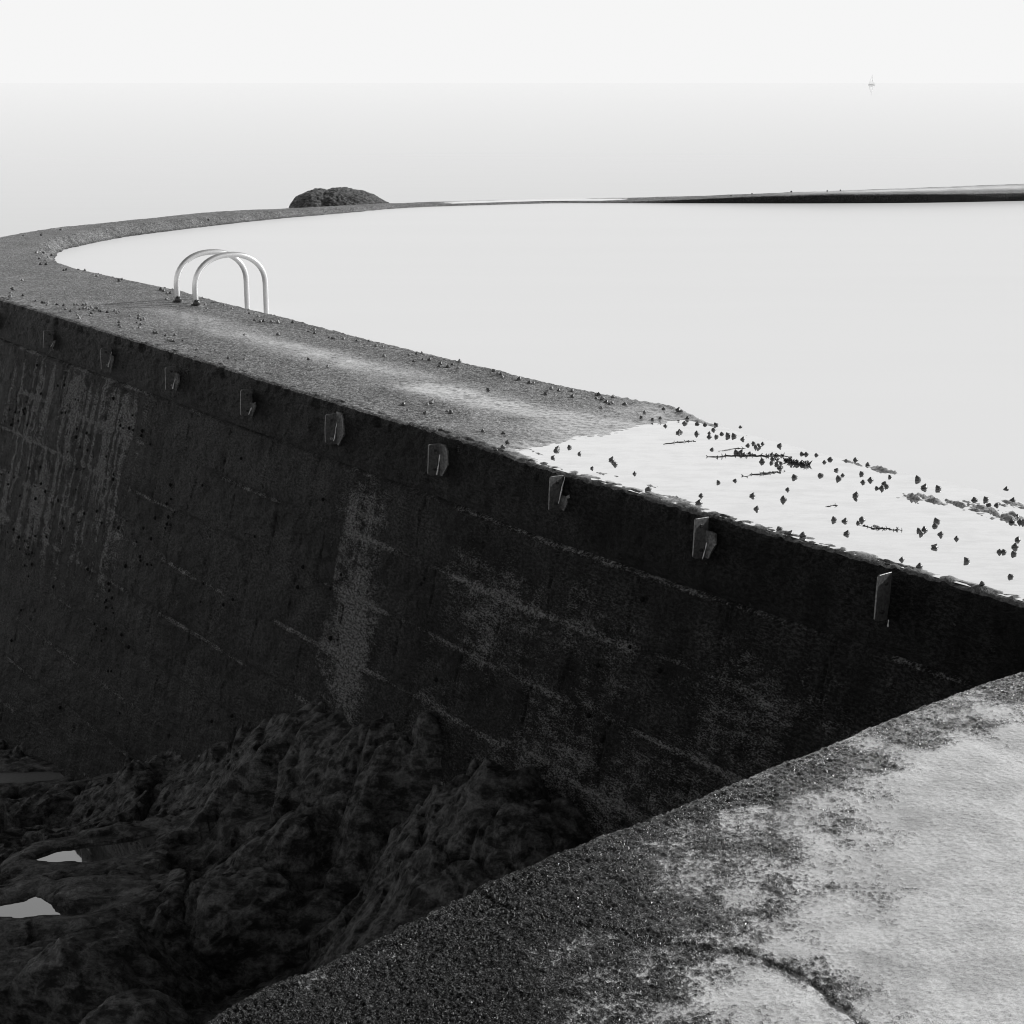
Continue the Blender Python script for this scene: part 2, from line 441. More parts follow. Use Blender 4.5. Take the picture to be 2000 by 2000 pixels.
# --- walkway top with rounded outer arris, inner lip and the coping face
def build_cap():
    n = len(S)
    # cross-section columns: coping face (negative), top (0..1), lip and inner face
    face_d = np.linspace(CAP_D, 0.03, 20)                      # depth below the deck on the outer face
    ang = np.linspace(0.15, 1.0, 5) * math.pi / 2
    top_f = np.linspace(0.0, 1.0, 112)
    cols = []
    zo = ST[:, 4]
    R = 0.028
    P = []
    for d in face_d[:-1]:
        P.append(np.column_stack([OUT - NORM * face_off(d), zo - d]))
    for a in ang[:-1]:
        off = R * (1 - math.sin(a)); dd = R * (1 - math.sin(a))
        P.append(np.column_stack([OUT + NORM * (R * (1 - math.cos(a))), zo - R * (1 - math.sin(a))]))
    i0 = len(P)
    lip = ST[:, 6]
    for f in top_f:
        w = R + f * (WID - R - lip)
        base = zo * (1 - w / WID) + ST[:, 5] * (w / WID)
        P.append(np.column_stack([OUT + NORM * w[:, None], base]))
    i1 = len(P)
    for g in (0.12, 0.3, 0.5, 0.75, 1.0):
        w = WID - lip + lip * g
        drop = (ST[:, 5] - POOL_Z + 0.012) * (g ** 1.5)
        P.append(np.column_stack([OUT + NORM * w[:, None], ST[:, 5] - drop]))
    P.append(np.column_stack([INN + NORM * 0.01, np.full(n, -0.16)]))
    P.append(np.column_stack([INN + NORM * 0.03, np.full(n, -1.2)]))
    P = np.stack(P, 1)                                          # n, m, 3
    X, Y, Z = P[..., 0], P[..., 1], P[..., 2]
    m = P.shape[1]
    col = np.arange(m)[None, :]
    topm = ((col >= i0) & (col < i1)) * 1.0 * np.ones((n, 1))
    facem = (col < i0 - 2) * 1.0 * np.ones((n, 1))
    f = np.clip((col - i0) / (i1 - i0), 0, 1) * np.ones((n, 1))
    # soft undulation, pits and grit
    und = fbm(X, Y, 0, 0.75, 3) * 0.010
    med = fbm(X, Y, 3.1, 0.16, 3) * 0.005
    grit = fbm(X, Y, 7.7, 0.035, 2) * 0.0085
    near = smooth(16.0, 11.5, Y)
    topish = np.clip(topm + (col >= i1) * 0.8 + ((col < i0) & (col >= i0 - 4)) * 1.0, 0, 1)
    dz = (und + med) * topish + grit * topish * (0.45 + 0.55 * near)
    # puddle basin: keeps the middle low between a rim at the outer edge and the pool side
    oy = OUT[:, 1][:, None]
    iy = INN[:, 1][:, None]
    shore = smooth(0.16, -0.42, oy - 8.74 - 0.24 * f - fbm(X, Y, 4.4, 0.4, 3) * 0.25)
    basin = shore * topish * (Y < 12)
    dz = dz - basin * (0.016 * smooth(0.02, 0.10, f) * smooth(1.0, 0.90, f)) - basin * und * 0.55 - basin ** 3 * grit * 0.55
    # gritty islands that stand out of the puddle
    for (u, v, a, b, h) in [(1790, 972, .16, .10, .020), (1880, 985, .20, .09, .018), (1975, 1012, .20, .10, .022), (1960, 985, .15, .1, .012),
                            (1660, 900, .12, .07, .012), (1730, 918, .13, .08, .010), (1280, 950, .2, .035, .012), (1180, 925, .2, .03, .012), (1060, 887, .2, .03, .010), (1330, 975, .2, .03, .012), (1720, 1030, .09, .02, .016)]:
        c = ground_at(u, v, 0.02)
        ux, uy = X - c[0], Y - c[1]
        tx, ty = -0.62, 0.78
        e = ((ux * tx + uy * ty) / a) ** 2 + ((ux * ty - uy * tx) / b) ** 2
        rr_ = fbm((ux * tx + uy * ty) * 0.6, ux * ty - uy * tx, 1.0, 0.032, 3, 0.7)
        dz += np.exp(-e) * h * 1.15 * topish * (0.75 + 2.6 * rr_)
    dz = dz + smooth(0.93, 1.0, f) * topish * (Y < 10.2) * np.clip(fbm(X, Y, 2.2, 0.09, 4, .65), -.2, 1) * 0.018
    dz = dz + smooth(0.075, 0.01, f) * topish * (Y < 9.4) * np.clip(fbm(X, Y, 5.2, 0.06, 4, .7), -.1, 1) * 0.024
    # step where the slab has sunk towards the pool
    P[..., 2] += dz
    # broken lip on the pool side
    lipm = (col >= i1) * (col < m - 2) * np.ones((n, 1))
    chip = fbm(X, Y, 2.0, 0.11, 3)
    P[..., 2] += lipm * (chip * 0.03 + fbm(X, Y, 12.0, 0.05, 2) * 0.02) * smooth(10, 15, Y) * smooth(28.3, 27.2, Y)
    # ragged inner and outer outline
    jag = fbm(X, Y, 5.0, 0.22, 4) * 0.022 * smooth(28.5, 27, Y)
    jm = smooth(0.92, 1.0, f) * topm + lipm
    P[..., 0] += NORM[:, 0:1] * jag * jm; P[..., 1] += NORM[:, 1:2] * jag * jm
    # coping face: lumpy algae crust
    _ss = S[:, None] * 0.5 + 0 * Z
    lump = fbm(_ss, 0.7, Z, 0.09, 4) * 0.018 + fbm(_ss, 3.7, Z, 0.05, 2) * 0.011 + fbm(X, Y, Z, 0.5, 2) * 0.012
    arris = (col >= i0 - 6) * (col < i0 + 2) * 1.0
    chipo = np.clip(fbm(X, Y, Z + 3, 0.13, 3) - 0.05, 0, 1) * 0.05
    fm = np.clip(facem + arris * 0.5, 0, 1)
    edge0 = smooth(0, 3, col) * np.ones((n, 1))
    disp = lump * fm * (0.35 + 0.65 * edge0) - chipo * arris - 0.012 * (1 - edge0) * (col < 4)
    P[..., 0] -= NORM[:, 0:1] * disp; P[..., 1] -= NORM[:, 1:2] * disp
    P[..., 2] -= chipo * arris * 0.35
    # wetness, with its sheen painted into the colour: film patches along the middle, plus the zone round the puddle
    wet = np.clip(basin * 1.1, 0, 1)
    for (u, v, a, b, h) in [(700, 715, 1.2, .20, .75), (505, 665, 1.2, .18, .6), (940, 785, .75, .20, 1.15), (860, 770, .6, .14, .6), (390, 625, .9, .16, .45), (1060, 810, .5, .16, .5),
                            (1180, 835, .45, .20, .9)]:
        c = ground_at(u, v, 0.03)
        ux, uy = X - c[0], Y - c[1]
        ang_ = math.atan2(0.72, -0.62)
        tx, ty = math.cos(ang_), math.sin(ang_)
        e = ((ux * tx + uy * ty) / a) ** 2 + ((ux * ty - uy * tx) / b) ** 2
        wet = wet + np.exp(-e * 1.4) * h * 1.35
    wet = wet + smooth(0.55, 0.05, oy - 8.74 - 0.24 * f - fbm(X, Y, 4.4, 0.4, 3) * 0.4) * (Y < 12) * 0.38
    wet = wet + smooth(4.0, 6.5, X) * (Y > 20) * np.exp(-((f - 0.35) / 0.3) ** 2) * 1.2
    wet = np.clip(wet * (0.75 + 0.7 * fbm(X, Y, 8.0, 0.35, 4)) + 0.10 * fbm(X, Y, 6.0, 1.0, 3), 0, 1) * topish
    pale = np.clip(fbm(X, Y, Z, 0.12, 4) * 3.0 - 0.9, 0, 0.8) * facem
    algae = ((col >= i1 + 1) * 1.0) * smooth(0.5, 3.5, X) * (Y > 20) + (col >= i1 + 4) * 1.0
    algae = np.clip(algae + smooth(0.06, 0.0, f + 0.05 * fbm(X, Y, 3.0, 0.15, 3)) * smooth(9.6, 8.6, Y) * (col < i1) * 0.85, 0, 1)
    split = i0 - 3
    cap_top = P[:, split:]
    cap_face = P[:, :split + 1]
    return cap_top, (wet[:, split:], algae[:, split:]), cap_face, pale[:, :split + 1], (P, i0, i1)

cap_top, cap_wet, cap_face, cap_pale, (CP, CI0, CI1) = build_cap()
wall = empty("tidal_pool_wall", (float(mid[10, 0]), float(mid[10, 1]), 0))
tag(wall, "long dark concrete sea wall curving round the pool with a gritty walkway on top", "wall")
WOFF = np.array(wall.location)
def wgrid(name, P, mat, attrs): return grid_obj(name, P - WOFF, mat, wall, attrs, flip=True)
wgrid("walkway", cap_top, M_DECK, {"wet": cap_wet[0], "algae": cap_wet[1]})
_al = S[:, None] + 0 * cap_pale
wgrid("coping", cap_face, M_CAPF, {"pale": cap_pale, "along": _al, "down": 0.04 - cap_face[..., 2] - 5.0})

# deck height lookup for placing things
_kx, _ky, _kz = CP[:, CI0:CI1 + 5, 0].ravel(), CP[:, CI0:CI1 + 5, 1].ravel(), CP[:, CI0:CI1 + 5, 2].ravel()
def deck_z(x, y):
    d = (_kx - x) ** 2 + (_ky - y) ** 2
    i = int(np.argmin(d))
    return float(_kz[i]), math.sqrt(float(d[i]))

# --- the battered face in cast courses
NC, CH = 9, 0.355
s_grid = S
far_mask = OUT[:, 1] < 17.5
def face_index(y_lo, y_hi): return np.where((OUT[:, 1] >= y_lo) & (OUT[:, 1] <= y_hi))[0]
sub = np.concatenate([np.arange(0, int(np.argmax(OUT[:, 1] > 16.5))), np.arange(int(np.argmax(OUT[:, 1] > 16.5)), len(S), 4)])
if sub[-1] != len(S) - 1: sub = np.append(sub, len(S) - 1)
ss = S[sub]
for k in range(NC):
    d0, d1 = CAP_D + k * CH, CAP_D + (k + 1) * CH
    rows = 24
    tt = np.linspace(0, 1, rows)
    dd = d0 + (d1 - d0) * tt
    X = OUT[sub, 0][:, None] - NORM[sub, 0][:, None] * face_off(dd)
    Y = OUT[sub, 1][:, None] - NORM[sub, 1][:, None] * face_off(dd)
    Z = ST[sub, 4][:, None] - dd[None, :]
    SS = ss[:, None] + 0 * dd[None, :]
    DD = dd[None, :] + 0 * SS
    joint = np.minimum(smooth(0, 0.07, tt), smooth(1, 0.93, tt))[None, :]
    ragged = np.clip(joint + 0.55 * np.clip(fbm(SS, DD, 3.0, 0.28, 3), 0, 1), 0, 1)
    lump = fbm(SS, DD, 1.0, 0.6, 3) * 0.022 + fbm(SS * 0.5, DD, 2.0, 0.10, 3) * 0.016 + fbm(SS * 0.5, DD, 5.0, 0.05, 2) * 0.009
    # form-work line between boards
    board = np.abs(((SS + 0.03 * np.sin(DD * 9)) / 0.61 + 0.35 * (k % 2)) % 1.0 - 0.5)
    seam = smooth(0.488, 0.5, board) * 0.010
    prou = 0.008 * math.sin(k * 2.3)
    env = (0.25 + 0.75 * joint)
    disp = (lump + prou - seam) * joint + lump * 0.3 * (1 - joint) - 0.006 * (1 - ragged)
    disp = np.where((tt == 0)[None, :] | (tt == 1)[None, :], -0.007, disp)
    if k == 0: disp = np.where((tt == 0)[None, :], -0.030, disp)
    Xd = X - NORM[sub, 0][:, None] * disp; Yd = Y - NORM[sub, 1][:, None] * disp
    # pale run-off streaks, lime at joints
    streak = fbm(SS / 0.075, DD / 1.2, 4.0, 1.0, 3)
    patch = fbm(SS, DD * 0.7, 9.0, 0.55, 4)
    y_ = OUT[sub, 1][:, None]
    left_zone = smooth(11.9, 12.6, y_) * smooth(15.3, 14.0, y_) * smooth(0.3, 0.5, DD) * smooth(2.3, 1.5, DD)
    mid_zone = np.exp(-((y_ - 9.62 + 0.12 * (DD - .4)) / 0.24) ** 2) * smooth(0.3, 0.6, DD) * smooth(2.3, 1.6, DD)
    right_zone = smooth(9.6, 8.6, y_) * smooth(0.38, 0.7, DD) * 0.36
    jt = np.exp(-((tt[None, :] - 0.03) / 0.045) ** 2) + 0.5 * np.exp(-((tt[None, :] - 0.98) / 0.03) ** 2)
    pale = left_zone * np.clip(0.55 + 1.9 * streak + 0.8 * patch, 0, 1) * 0.78
    pale += mid_zone * np.clip(0.8 + 1.2 * patch + 0.6 * streak, 0, 1) * 0.8
    pale += right_zone * np.clip(0.75 + 0.9 * patch, 0, 1)
    pale += 0.24 * np.clip(patch * 1.5 + 0.3, 0, 1) + 0.35 * np.clip(streak - 0.25, 0, 1)
    pale += jt * np.clip(0.42 + 1.8 * fbm(SS, k * 3.3, 2.0, 0.6, 4), 0, 1) * (0.6 + 0.4 * left_zone + .3 * mid_zone)
    pale *= (1 - seam / 0.010 * 0.5)
    Pk = np.stack([Xd, Yd, Z + 0 * Xd], -1)
    wgrid("wall_course", Pk, M_WALL, {"pale": np.clip(pale, 0, 1), "along": SS, "down": DD})

# ------------------------------------------------------------------ water sheets
def sheet(name, pts, z, mat):
    bm = bmesh.new()
    f = bm.faces.new([bm.verts.new((x, y, z)) for x, y in pts])
    bmesh.ops.triangulate(bm, faces=[f])
    for fc in bm.faces:
        fc.normal_update()
        if fc.normal.z < 0: fc.normal_flip()
    me = bpy.data.meshes.new(name); bm.to_mesh(me); bm.free(); me.materials.append(mat)
    return link(bpy.data.objects.new(name, me))

SEA_Z = -3.6
R_ = 9000
tag(sheet("sea", [(R_ * math.cos(a), R_ * math.sin(a)) for a in np.linspace(0, math.tau, 96, endpoint=False)], SEA_Z, M_SEA),
    "smooth pale sea stretching to the misty horizon", kind="structure")
step = max(1, len(S) // 260)
rim = [tuple(INN[i] - NORM[i] * 0.12) for i in range(0, len(S), step)]
tag(sheet("pool_water", rim + [(46, 56), (46, 14), (3.9, 5.2)], POOL_Z, M_POOL), "still pale water filling the tidal pool", kind="structure")

PUD_Z = 0.0205
pi = np.where(OUT[:, 1] < 9.35)[0]
pi = pi[::6]
pud = [tuple(OUT[i] + NORM[i] * 0.03) for i in pi] + [tuple(INN[i] - NORM[i] * 0.015) for i in pi[::-1]]
tag(sheet("puddle", pud, PUD_Z, M_PUD), "bright shallow puddle mirroring the sky on the near walkway", kind="structure")
fi = np.where((OUT[:, 1] > 27.6) & (OUT[:, 0] < 2.3) & (OUT[:, 0] > -3))[0][::3]
pud = [tuple(OUT[i] + NORM[i] * 0.2) for i in fi] + [tuple(INN[i] - NORM[i] * 0.2) for i in fi[::-1]]
tag(sheet("puddle", pud, -0.062, M_PUD), "thin strip of bright water lying on the far low part of the pool wall", kind="structure")

# ------------------------------------------------------------------ foreground platform
pe = np.array([ground_at(u, v, 0.02)[:2] for u, v in [(380, 1997), (453, 1948), (543, 1909), (645, 1869), (750, 1817), (833, 1777), (875, 1757), (911, 1746), (933, 1726), (1010, 1693),
     (1135, 1640), (1247, 1601), (1300, 1579), (1445, 1514), (1601, 1456), (1753, 1394), (1880, 1345), (2000, 1304)]])
pe = np.vstack([[(-2.6, 1.75), (-1.7, 2.4), (-1.1, 2.78)], pe, [(2.15, 5.64), (3.4, 6.7), (6.0, 8.9), (14, 15.6)]])
pl = np.concatenate([[0], np.cumsum(np.linalg.norm(np.diff(pe, axis=0), axis=1))])
a0, a1 = pl[3] - 0.25, pl[20] + 0.15
A = np.unique(np.concatenate([np.linspace(0, a0, 50), np.arange(a0, a1, 0.0042), np.linspace(a1, pl[-1], 90)]))
ex, ey = np.interp(A, pl, pe[:, 0]), np.interp(A, pl, pe[:, 1])
IN_ = np.array([0.67, -0.74])
Wd = np.concatenate([np.arange(0.0, 1.75, 0.0042), np.linspace(1.78, 7.0, 40)])
face_cols = [1.9, 1.4, .9, .5, .3, .2, .13, .09, .065, .045]
RR = 0.032
cols = [(0.0 - 0.02 * fd, -fd) for fd in face_cols] + [(RR * (1 - math.cos(t)), -RR * (1 - math.sin(t))) for t in np.linspace(0, math.pi / 2, 9)[:-1]] + [(RR + w, 0.0) for w in Wd]
cw = np.array([c[0] for c in cols]); cz = np.array([c[1] for c in cols])
X = ex[:, None] + IN_[0] * cw[None, :]; Y = ey[:, None] + IN_[1] * cw[None, :]
Z = np.full_like(X, 0.02) + cz[None, :]
Wm = 0 * X + cw[None, :]
topm = smooth(-0.10, 0.0, cz)[None, :] + 0 * X
# grit strong by the edge and on the lower left, smoother worn film with painted sky glare to the right
grit_zone = np.clip(smooth(0.55, 0.10, Wm) * 0.9 + smooth(0.55, -0.35, X - 0.25 * (Y - 3.3)) * 1.0, 0, 1)
large = fbm(X, Y, 1.0, 0.5, 4)
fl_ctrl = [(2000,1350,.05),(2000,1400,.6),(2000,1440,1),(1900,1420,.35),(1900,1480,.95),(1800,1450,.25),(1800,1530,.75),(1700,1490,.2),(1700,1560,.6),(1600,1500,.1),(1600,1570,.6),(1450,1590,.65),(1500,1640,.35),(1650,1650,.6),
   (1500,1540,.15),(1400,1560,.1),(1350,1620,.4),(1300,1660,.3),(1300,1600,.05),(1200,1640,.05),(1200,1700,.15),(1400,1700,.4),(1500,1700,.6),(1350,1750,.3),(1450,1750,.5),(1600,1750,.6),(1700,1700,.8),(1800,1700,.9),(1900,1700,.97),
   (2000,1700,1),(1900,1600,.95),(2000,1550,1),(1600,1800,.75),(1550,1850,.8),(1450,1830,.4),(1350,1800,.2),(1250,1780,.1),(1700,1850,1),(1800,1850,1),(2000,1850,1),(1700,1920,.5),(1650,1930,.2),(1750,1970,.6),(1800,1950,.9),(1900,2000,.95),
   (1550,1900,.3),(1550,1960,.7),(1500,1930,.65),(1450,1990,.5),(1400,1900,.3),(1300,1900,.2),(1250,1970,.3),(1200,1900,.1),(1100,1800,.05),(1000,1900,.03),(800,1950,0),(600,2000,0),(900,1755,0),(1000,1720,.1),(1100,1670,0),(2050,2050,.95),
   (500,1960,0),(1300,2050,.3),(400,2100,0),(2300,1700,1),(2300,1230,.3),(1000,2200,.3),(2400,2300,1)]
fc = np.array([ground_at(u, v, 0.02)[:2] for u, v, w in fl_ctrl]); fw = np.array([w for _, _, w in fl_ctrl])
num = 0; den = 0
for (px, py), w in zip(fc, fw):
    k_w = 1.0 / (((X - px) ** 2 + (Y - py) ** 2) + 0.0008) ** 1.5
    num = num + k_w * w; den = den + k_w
worn_glare = num / den  # film cover, also mapping where glare is painted on the slab
level = -0.0085 + 0.0175 * worn_glare + large * 0.008
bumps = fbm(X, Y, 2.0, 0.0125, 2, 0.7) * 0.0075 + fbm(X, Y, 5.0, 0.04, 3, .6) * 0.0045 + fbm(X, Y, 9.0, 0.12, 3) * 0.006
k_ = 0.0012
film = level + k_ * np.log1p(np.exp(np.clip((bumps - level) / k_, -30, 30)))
wet_glare = smooth(0.005, -0.005, bumps - level)
# crack meandering across the slab
ck = np.array([ground_at(u, v, 0.02)[:2] for u, v in [(925, 1735), (980, 1768), (1042, 1789), (1135, 1803), (1212, 1819), (1300, 1841), (1380, 1853), (1463, 1864), (1535, 1893), (1600, 1927), (1644, 1970), (1690, 2010), (1760, 2100)]])
dmin = np.full(X.shape, 9.0)
for p, q in zip(ck, ck[1:]):
    e = q - p; L2 = e @ e
    t = np.clip(((X - p[0]) * e[0] + (Y - p[1]) * e[1]) / L2, 0, 1)
    dmin = np.minimum(dmin, np.hypot(X - p[0] - t * e[0], Y - p[1] - t * e[1]))
dmin = dmin + fbm(X, Y, 6.0, 0.06, 4) * 0.03
crack = np.exp(-(dmin / 0.011) ** 2)
rimc = np.exp(-(dmin / 0.05) ** 2)
Z = Z + topm * (film + bumps * 0.22 + fbm(X, Y, 4.0, 1.1, 2) * 0.012 - crack * 0.0055 + rimc * 0.1 * (bumps))
edge_n = fbm(X, Y, Z, 0.14, 4) * 0.02 + fbm(X, Y, Z, 0.03, 2) * 0.006
side = 1 - smooth(-0.05, 0.0, cz)[None, :] * 0.6
side = side * smooth(0.3, 0.0, Wm)
X = X - IN_[0] * (edge_n + 0.010) * side; Y = Y - IN_[1] * (edge_n + 0.010) * side
wet_glare = np.clip(wet_glare * (1 - crack) * topm, 0, 1)
plat = grid_obj("concrete_platform", np.stack([X, Y, Z], -1), M_PLAT, None, {"wet": wet_glare, "gloss": smooth(-0.1, 1.3, X + fbm(X, Y, 1.0, 0.4, 2) * 0.3)}, flip=True)
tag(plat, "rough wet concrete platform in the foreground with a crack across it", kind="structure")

# ------------------------------------------------------------------ rocky gully between platform and wall
ctrl = [(-150, 1500, -3.35), (0, 1508, -3.32), (134, 1514, -3.3), (60, 1535, -3.22), (155, 1540, -3.2), (207, 1450, -2.8), (300, 1440, -2.5), (414, 1420, -2.18), (520, 1410, -1.95), (620, 1400, -1.74), (730, 1390, -1.52), (830, 1380, -1.36),
        (930, 1400, -1.26), (1035, 1450, -1.26), (1070, 1500, -1.38), (1068, 1580, -1.62), (1180, 1560, -2.7), (1160, 1640, -2.8), (1300, 1500, -2.9), (1080, 1720, -2.3),
        (0, 1580, -2.95), (-150, 1600, -2.9), (150, 1590, -2.9), (0, 1620, -2.75), (100, 1640, -2.66), (250, 1590, -2.66), (330, 1580, -2.5), (430, 1560, -2.25), (350, 1620, -2.42), (500, 1500, -2.02),
        (450, 1480, -2.15), (600, 1560, -1.85), (700, 1500, -1.66), (730, 1450, -1.68), (850, 1460, -1.4), (950, 1445, -1.22), (1000, 1450, -1.2), (900, 1560, -1.6), (1000, 1560, -1.5), (1010, 1620, -1.75), (980, 1660, -1.95),
        (860, 1680, -2.05), (760, 1600, -1.82), (480, 1640, -2.15), (560, 1640, -2.05), (640, 1640, -1.98), (560, 1710, -2.25), (720, 1680, -2.05), (800, 1640, -1.9), (640, 1700, -2.18), (470, 1705, -2.55), (300, 1700, -2.45), (400, 1690, -2.35), (640, 1740, -2.4),
        (0, 1700, -2.55), (-150, 1700, -2.55), (100, 1720, -2.42), (0, 1740, -2.45), (250, 1740, -2.36), (330, 1760, -2.3), (-150, 1780, -2.5), (80, 1810, -2.44), (200, 1820, -2.42), (-150, 1850, -2.5), (0, 1860, -2.5),
        (100, 1920, -2.35), (250, 1900, -2.45), (380, 1940, -2.6), (100, 2050, -2.3), (-200, 2100, -2.3), (350, 2100, -2.6), (520, 1850, -2.6), (620, 1820, -2.55), (800, 1780, -2.5), (700, 1900, -2.7), (1000, 1900, -2.8)]
cxy = np.array([ground_at(u, v, z)[:2] for u, v, z in ctrl]); cz_ = np.array([c[2] for c in ctrl])
cxy = np.vstack([cxy, [(-10, 16), (-10, 10), (-10, 4), (2.6, 6.2), (2, 8), (0, 12), (-3, 15.5)]]); cz_ = np.concatenate([cz_, [-3.7, -3.4, -3.0, -3, -2.9, -2.2, -3.3]])
def rbf_solve(xy, z):
    n = len(xy)
    D = np.linalg.norm(xy[:, None] - xy[None], axis=-1)
    Aa = np.zeros((n + 3, n + 3)); Aa[:n, :n] = D - 0.0; Aa[:n, n] = 1; Aa[:n, n + 1:] = xy; Aa[n, :n] = 1; Aa[n + 1:, :n] = xy.T
    Aa[:n, :n] -= np.eye(n) * 0.06
    return np.linalg.solve(Aa, np.concatenate([z, [0, 0, 0]]))
cf = rbf_solve(cxy, cz_)
def terr(X, Y):
    r = cf[len(cxy)] + cf[len(cxy) + 1] * X + cf[len(cxy) + 2] * Y
    for (px, py), w in zip(cxy, cf): r = r + w * np.hypot(X - px, Y - py)
    return r
def inside_dist(poly, X, Y):
    """signed distance, negative inside"""
    poly = np.array(poly); ins = np.zeros(X.shape, bool); d = np.full(X.shape, 1e9)
    for p, q in zip(poly, np.roll(poly, -1, axis=0)):
        e = q - p
        t = np.clip(((X - p[0]) * e[0] + (Y - p[1]) * e[1]) / (e @ e), 0, 1)
        d = np.minimum(d, np.hypot(X - p[0] - t * e[0], Y - p[1] - t * e[1]))
        c = ((p[1] > Y) != (q[1] > Y)) & (X < (q[0] - p[0]) * (Y - p[1]) / (q[1] - p[1] + 1e-12) + p[0])
        ins ^= c
    return np.where(ins, -d, d)
RP = [("rock_pool", -2.40, [(176, 1748), (205, 1746), (222, 1745), (226, 1750), (195, 1753)], M_RPOOL, "smallest rock pool, a bright sliver of water", "structure"),
      ("rock_pool", -2.54, [(66, 1680), (105, 1663), (150, 1656), (200, 1650), (260, 1640), (305, 1628), (312, 1645), (270, 1668), (174, 1687), (100, 1687)], M_RPOOL, "longer narrow rock pool, half bright and half dark, in the shaded gully", "structure"),
      ("rock_pool", -2.45, [(-120, 1768), (0, 1766), (45, 1760), (69, 1748), (110, 1767), (165, 1788), (140, 1793), (90, 1789), (36, 1798), (0, 1793), (-120, 1800)], M_RPOOL, "grey sky-lit rock pool at the left edge of the gully", "structure"),
      ("wet_sand", -3.30, [(-120, 1506), (0, 1508), (80, 1507), (138, 1512), (115, 1523), (60, 1530), (-120, 1534)], M_SAND, "flat patch of wet sand at the foot of the wall", "structure")]
gx, gy = np.meshgrid(np.arange(-5.6, 2.2, 0.0155), np.arange(3.2, 14.6, 0.0155), indexing='ij')
base = terr(gx, gy)
ca, sa = math.cos(0.75), math.sin(0.75)
ru, rv = gx * ca + gy * sa, -gx * sa + gy * ca
wx = gx + fbm(gx, gy, 3.0, 0.5, 3) * 0.22; wy = gy + fbm(gx, gy, 8.0, 0.5, 3) * 0.22
crag = fbm(wx * ca + wy * sa, (-wx * sa + wy * ca) * 1.5, 0.3, 0.75, 5, 0.55, ridged=True)
crag2 = fbm(wx, wy * 1.2, 6.3, 0.24, 4, 0.6, ridged=True)
nz = crag * 0.13 + crag2 * 0.055 + fbm(gx, gy, 1.0, 0.07, 3, 0.6) * 0.022
st_ = (base + nz) / 0.11 + fbm(gx, gy, 2.0, 0.8, 2) * 1.5
nz = nz - 0.055 * ((st_ % 1.0) - smooth(0.25, 0.95, st_ % 1.0))       # broken ledges
def cells(X, Y, size, seed):
    """broken facets: each cell of a jittered grid is a tilted flat block with a crack round it"""
    rs = np.random.default_rng(seed); T = rs.random((64, 64, 5))
    gxi, gyi = np.floor(X / size).astype(int), np.floor(Y / size).astype(int)
    f1 = np.full(X.shape, 9.0); f2 = np.full(X.shape, 9.0); h = np.zeros(X.shape)
    for dx in (-1, 0, 1):
        for dy in (-1, 0, 1):
            c = T[(gxi + dx) % 64, (gyi + dy) % 64]
            px_, py_ = X / size - (gxi + dx + c[..., 0]), Y / size - (gyi + dy + c[..., 1])
            d = np.hypot(px_, py_)
            hh_ = (c[..., 2] - .5) + (c[..., 3] - .5) * px_ * 1.6 + (c[..., 4] - .5) * py_ * 1.6
            nearer = d < f1
            f2 = np.where(nearer, f1, np.minimum(f2, d)); h = np.where(nearer, hh_, h); f1 = np.where(nearer, d, f1)
    return h * size, smooth(0.0, 0.14, f2 - f1)
c1h, c1e = cells(wx, wy * 1.3, 0.62, 5); c2h, c2e = cells(wx * 1.1, wy * 1.5, 0.24, 6); c3h, c3e = cells(gx + wx, gy + wy, 0.18, 8)
nz = nz * 0.62 + c1h * 0.24 + c2h * 0.13 + c3h * 0.07 - (1 - c1e) * 0.05 - (1 - c2e) * 0.018 - (1 - c3e) * 0.008
ter = base + nz - 0.02 - 0.13 * smooth(-1.4, -2.2, gx)
for nm, z, px, mt, lb, kd in RP:
    poly = np.array([ground_at(u, v, z)[:2] for u, v in px])
    poly = poly
    sd = inside_dist(poly, gx, gy) + fbm(gx, gy, 2.0, 0.15, 3) * 0.03
    near = smooth(0.45, 0.0, sd)
    rimz = z + 0.012 + np.clip(sd, 0, 1) * 0.35
    ter = np.where(sd < 0, z - 0.015 - np.minimum(-sd, 0.1) * 0.4, ter * (1 - near) + np.maximum(rimz, np.minimum(ter, rimz + 0.05)) * near)
    lim = z + 0.012 + 0.36 * np.clip(sd, 0, 9)
    front = (gy < poly[:, 1].mean()) & (sd > 0) & (sd < 1.6) & (np.abs(gx - poly[:, 0].mean()) < 1.1)
    ter = np.where(front, np.minimum(ter, lim), ter)
rocks = grid_obj("rocks", np.stack([gx, gy, ter], -1), M_ROCK, None, None)
tag(rocks, "jagged dark wet rocks filling the shaded gully below the wall", kind="structure")
for nm, z, px, mt, lb, kd in RP:
    poly = np.array([ground_at(u, v, z)[:2] for u, v in px]); c = poly.mean(0)
    big = c + (poly - c) * (1 + 0.12 / np.linalg.norm(poly - c, axis=1)[:, None])
    tag(sheet(nm, [tuple(p) for p in big], z, mt), lb, kind=kd)

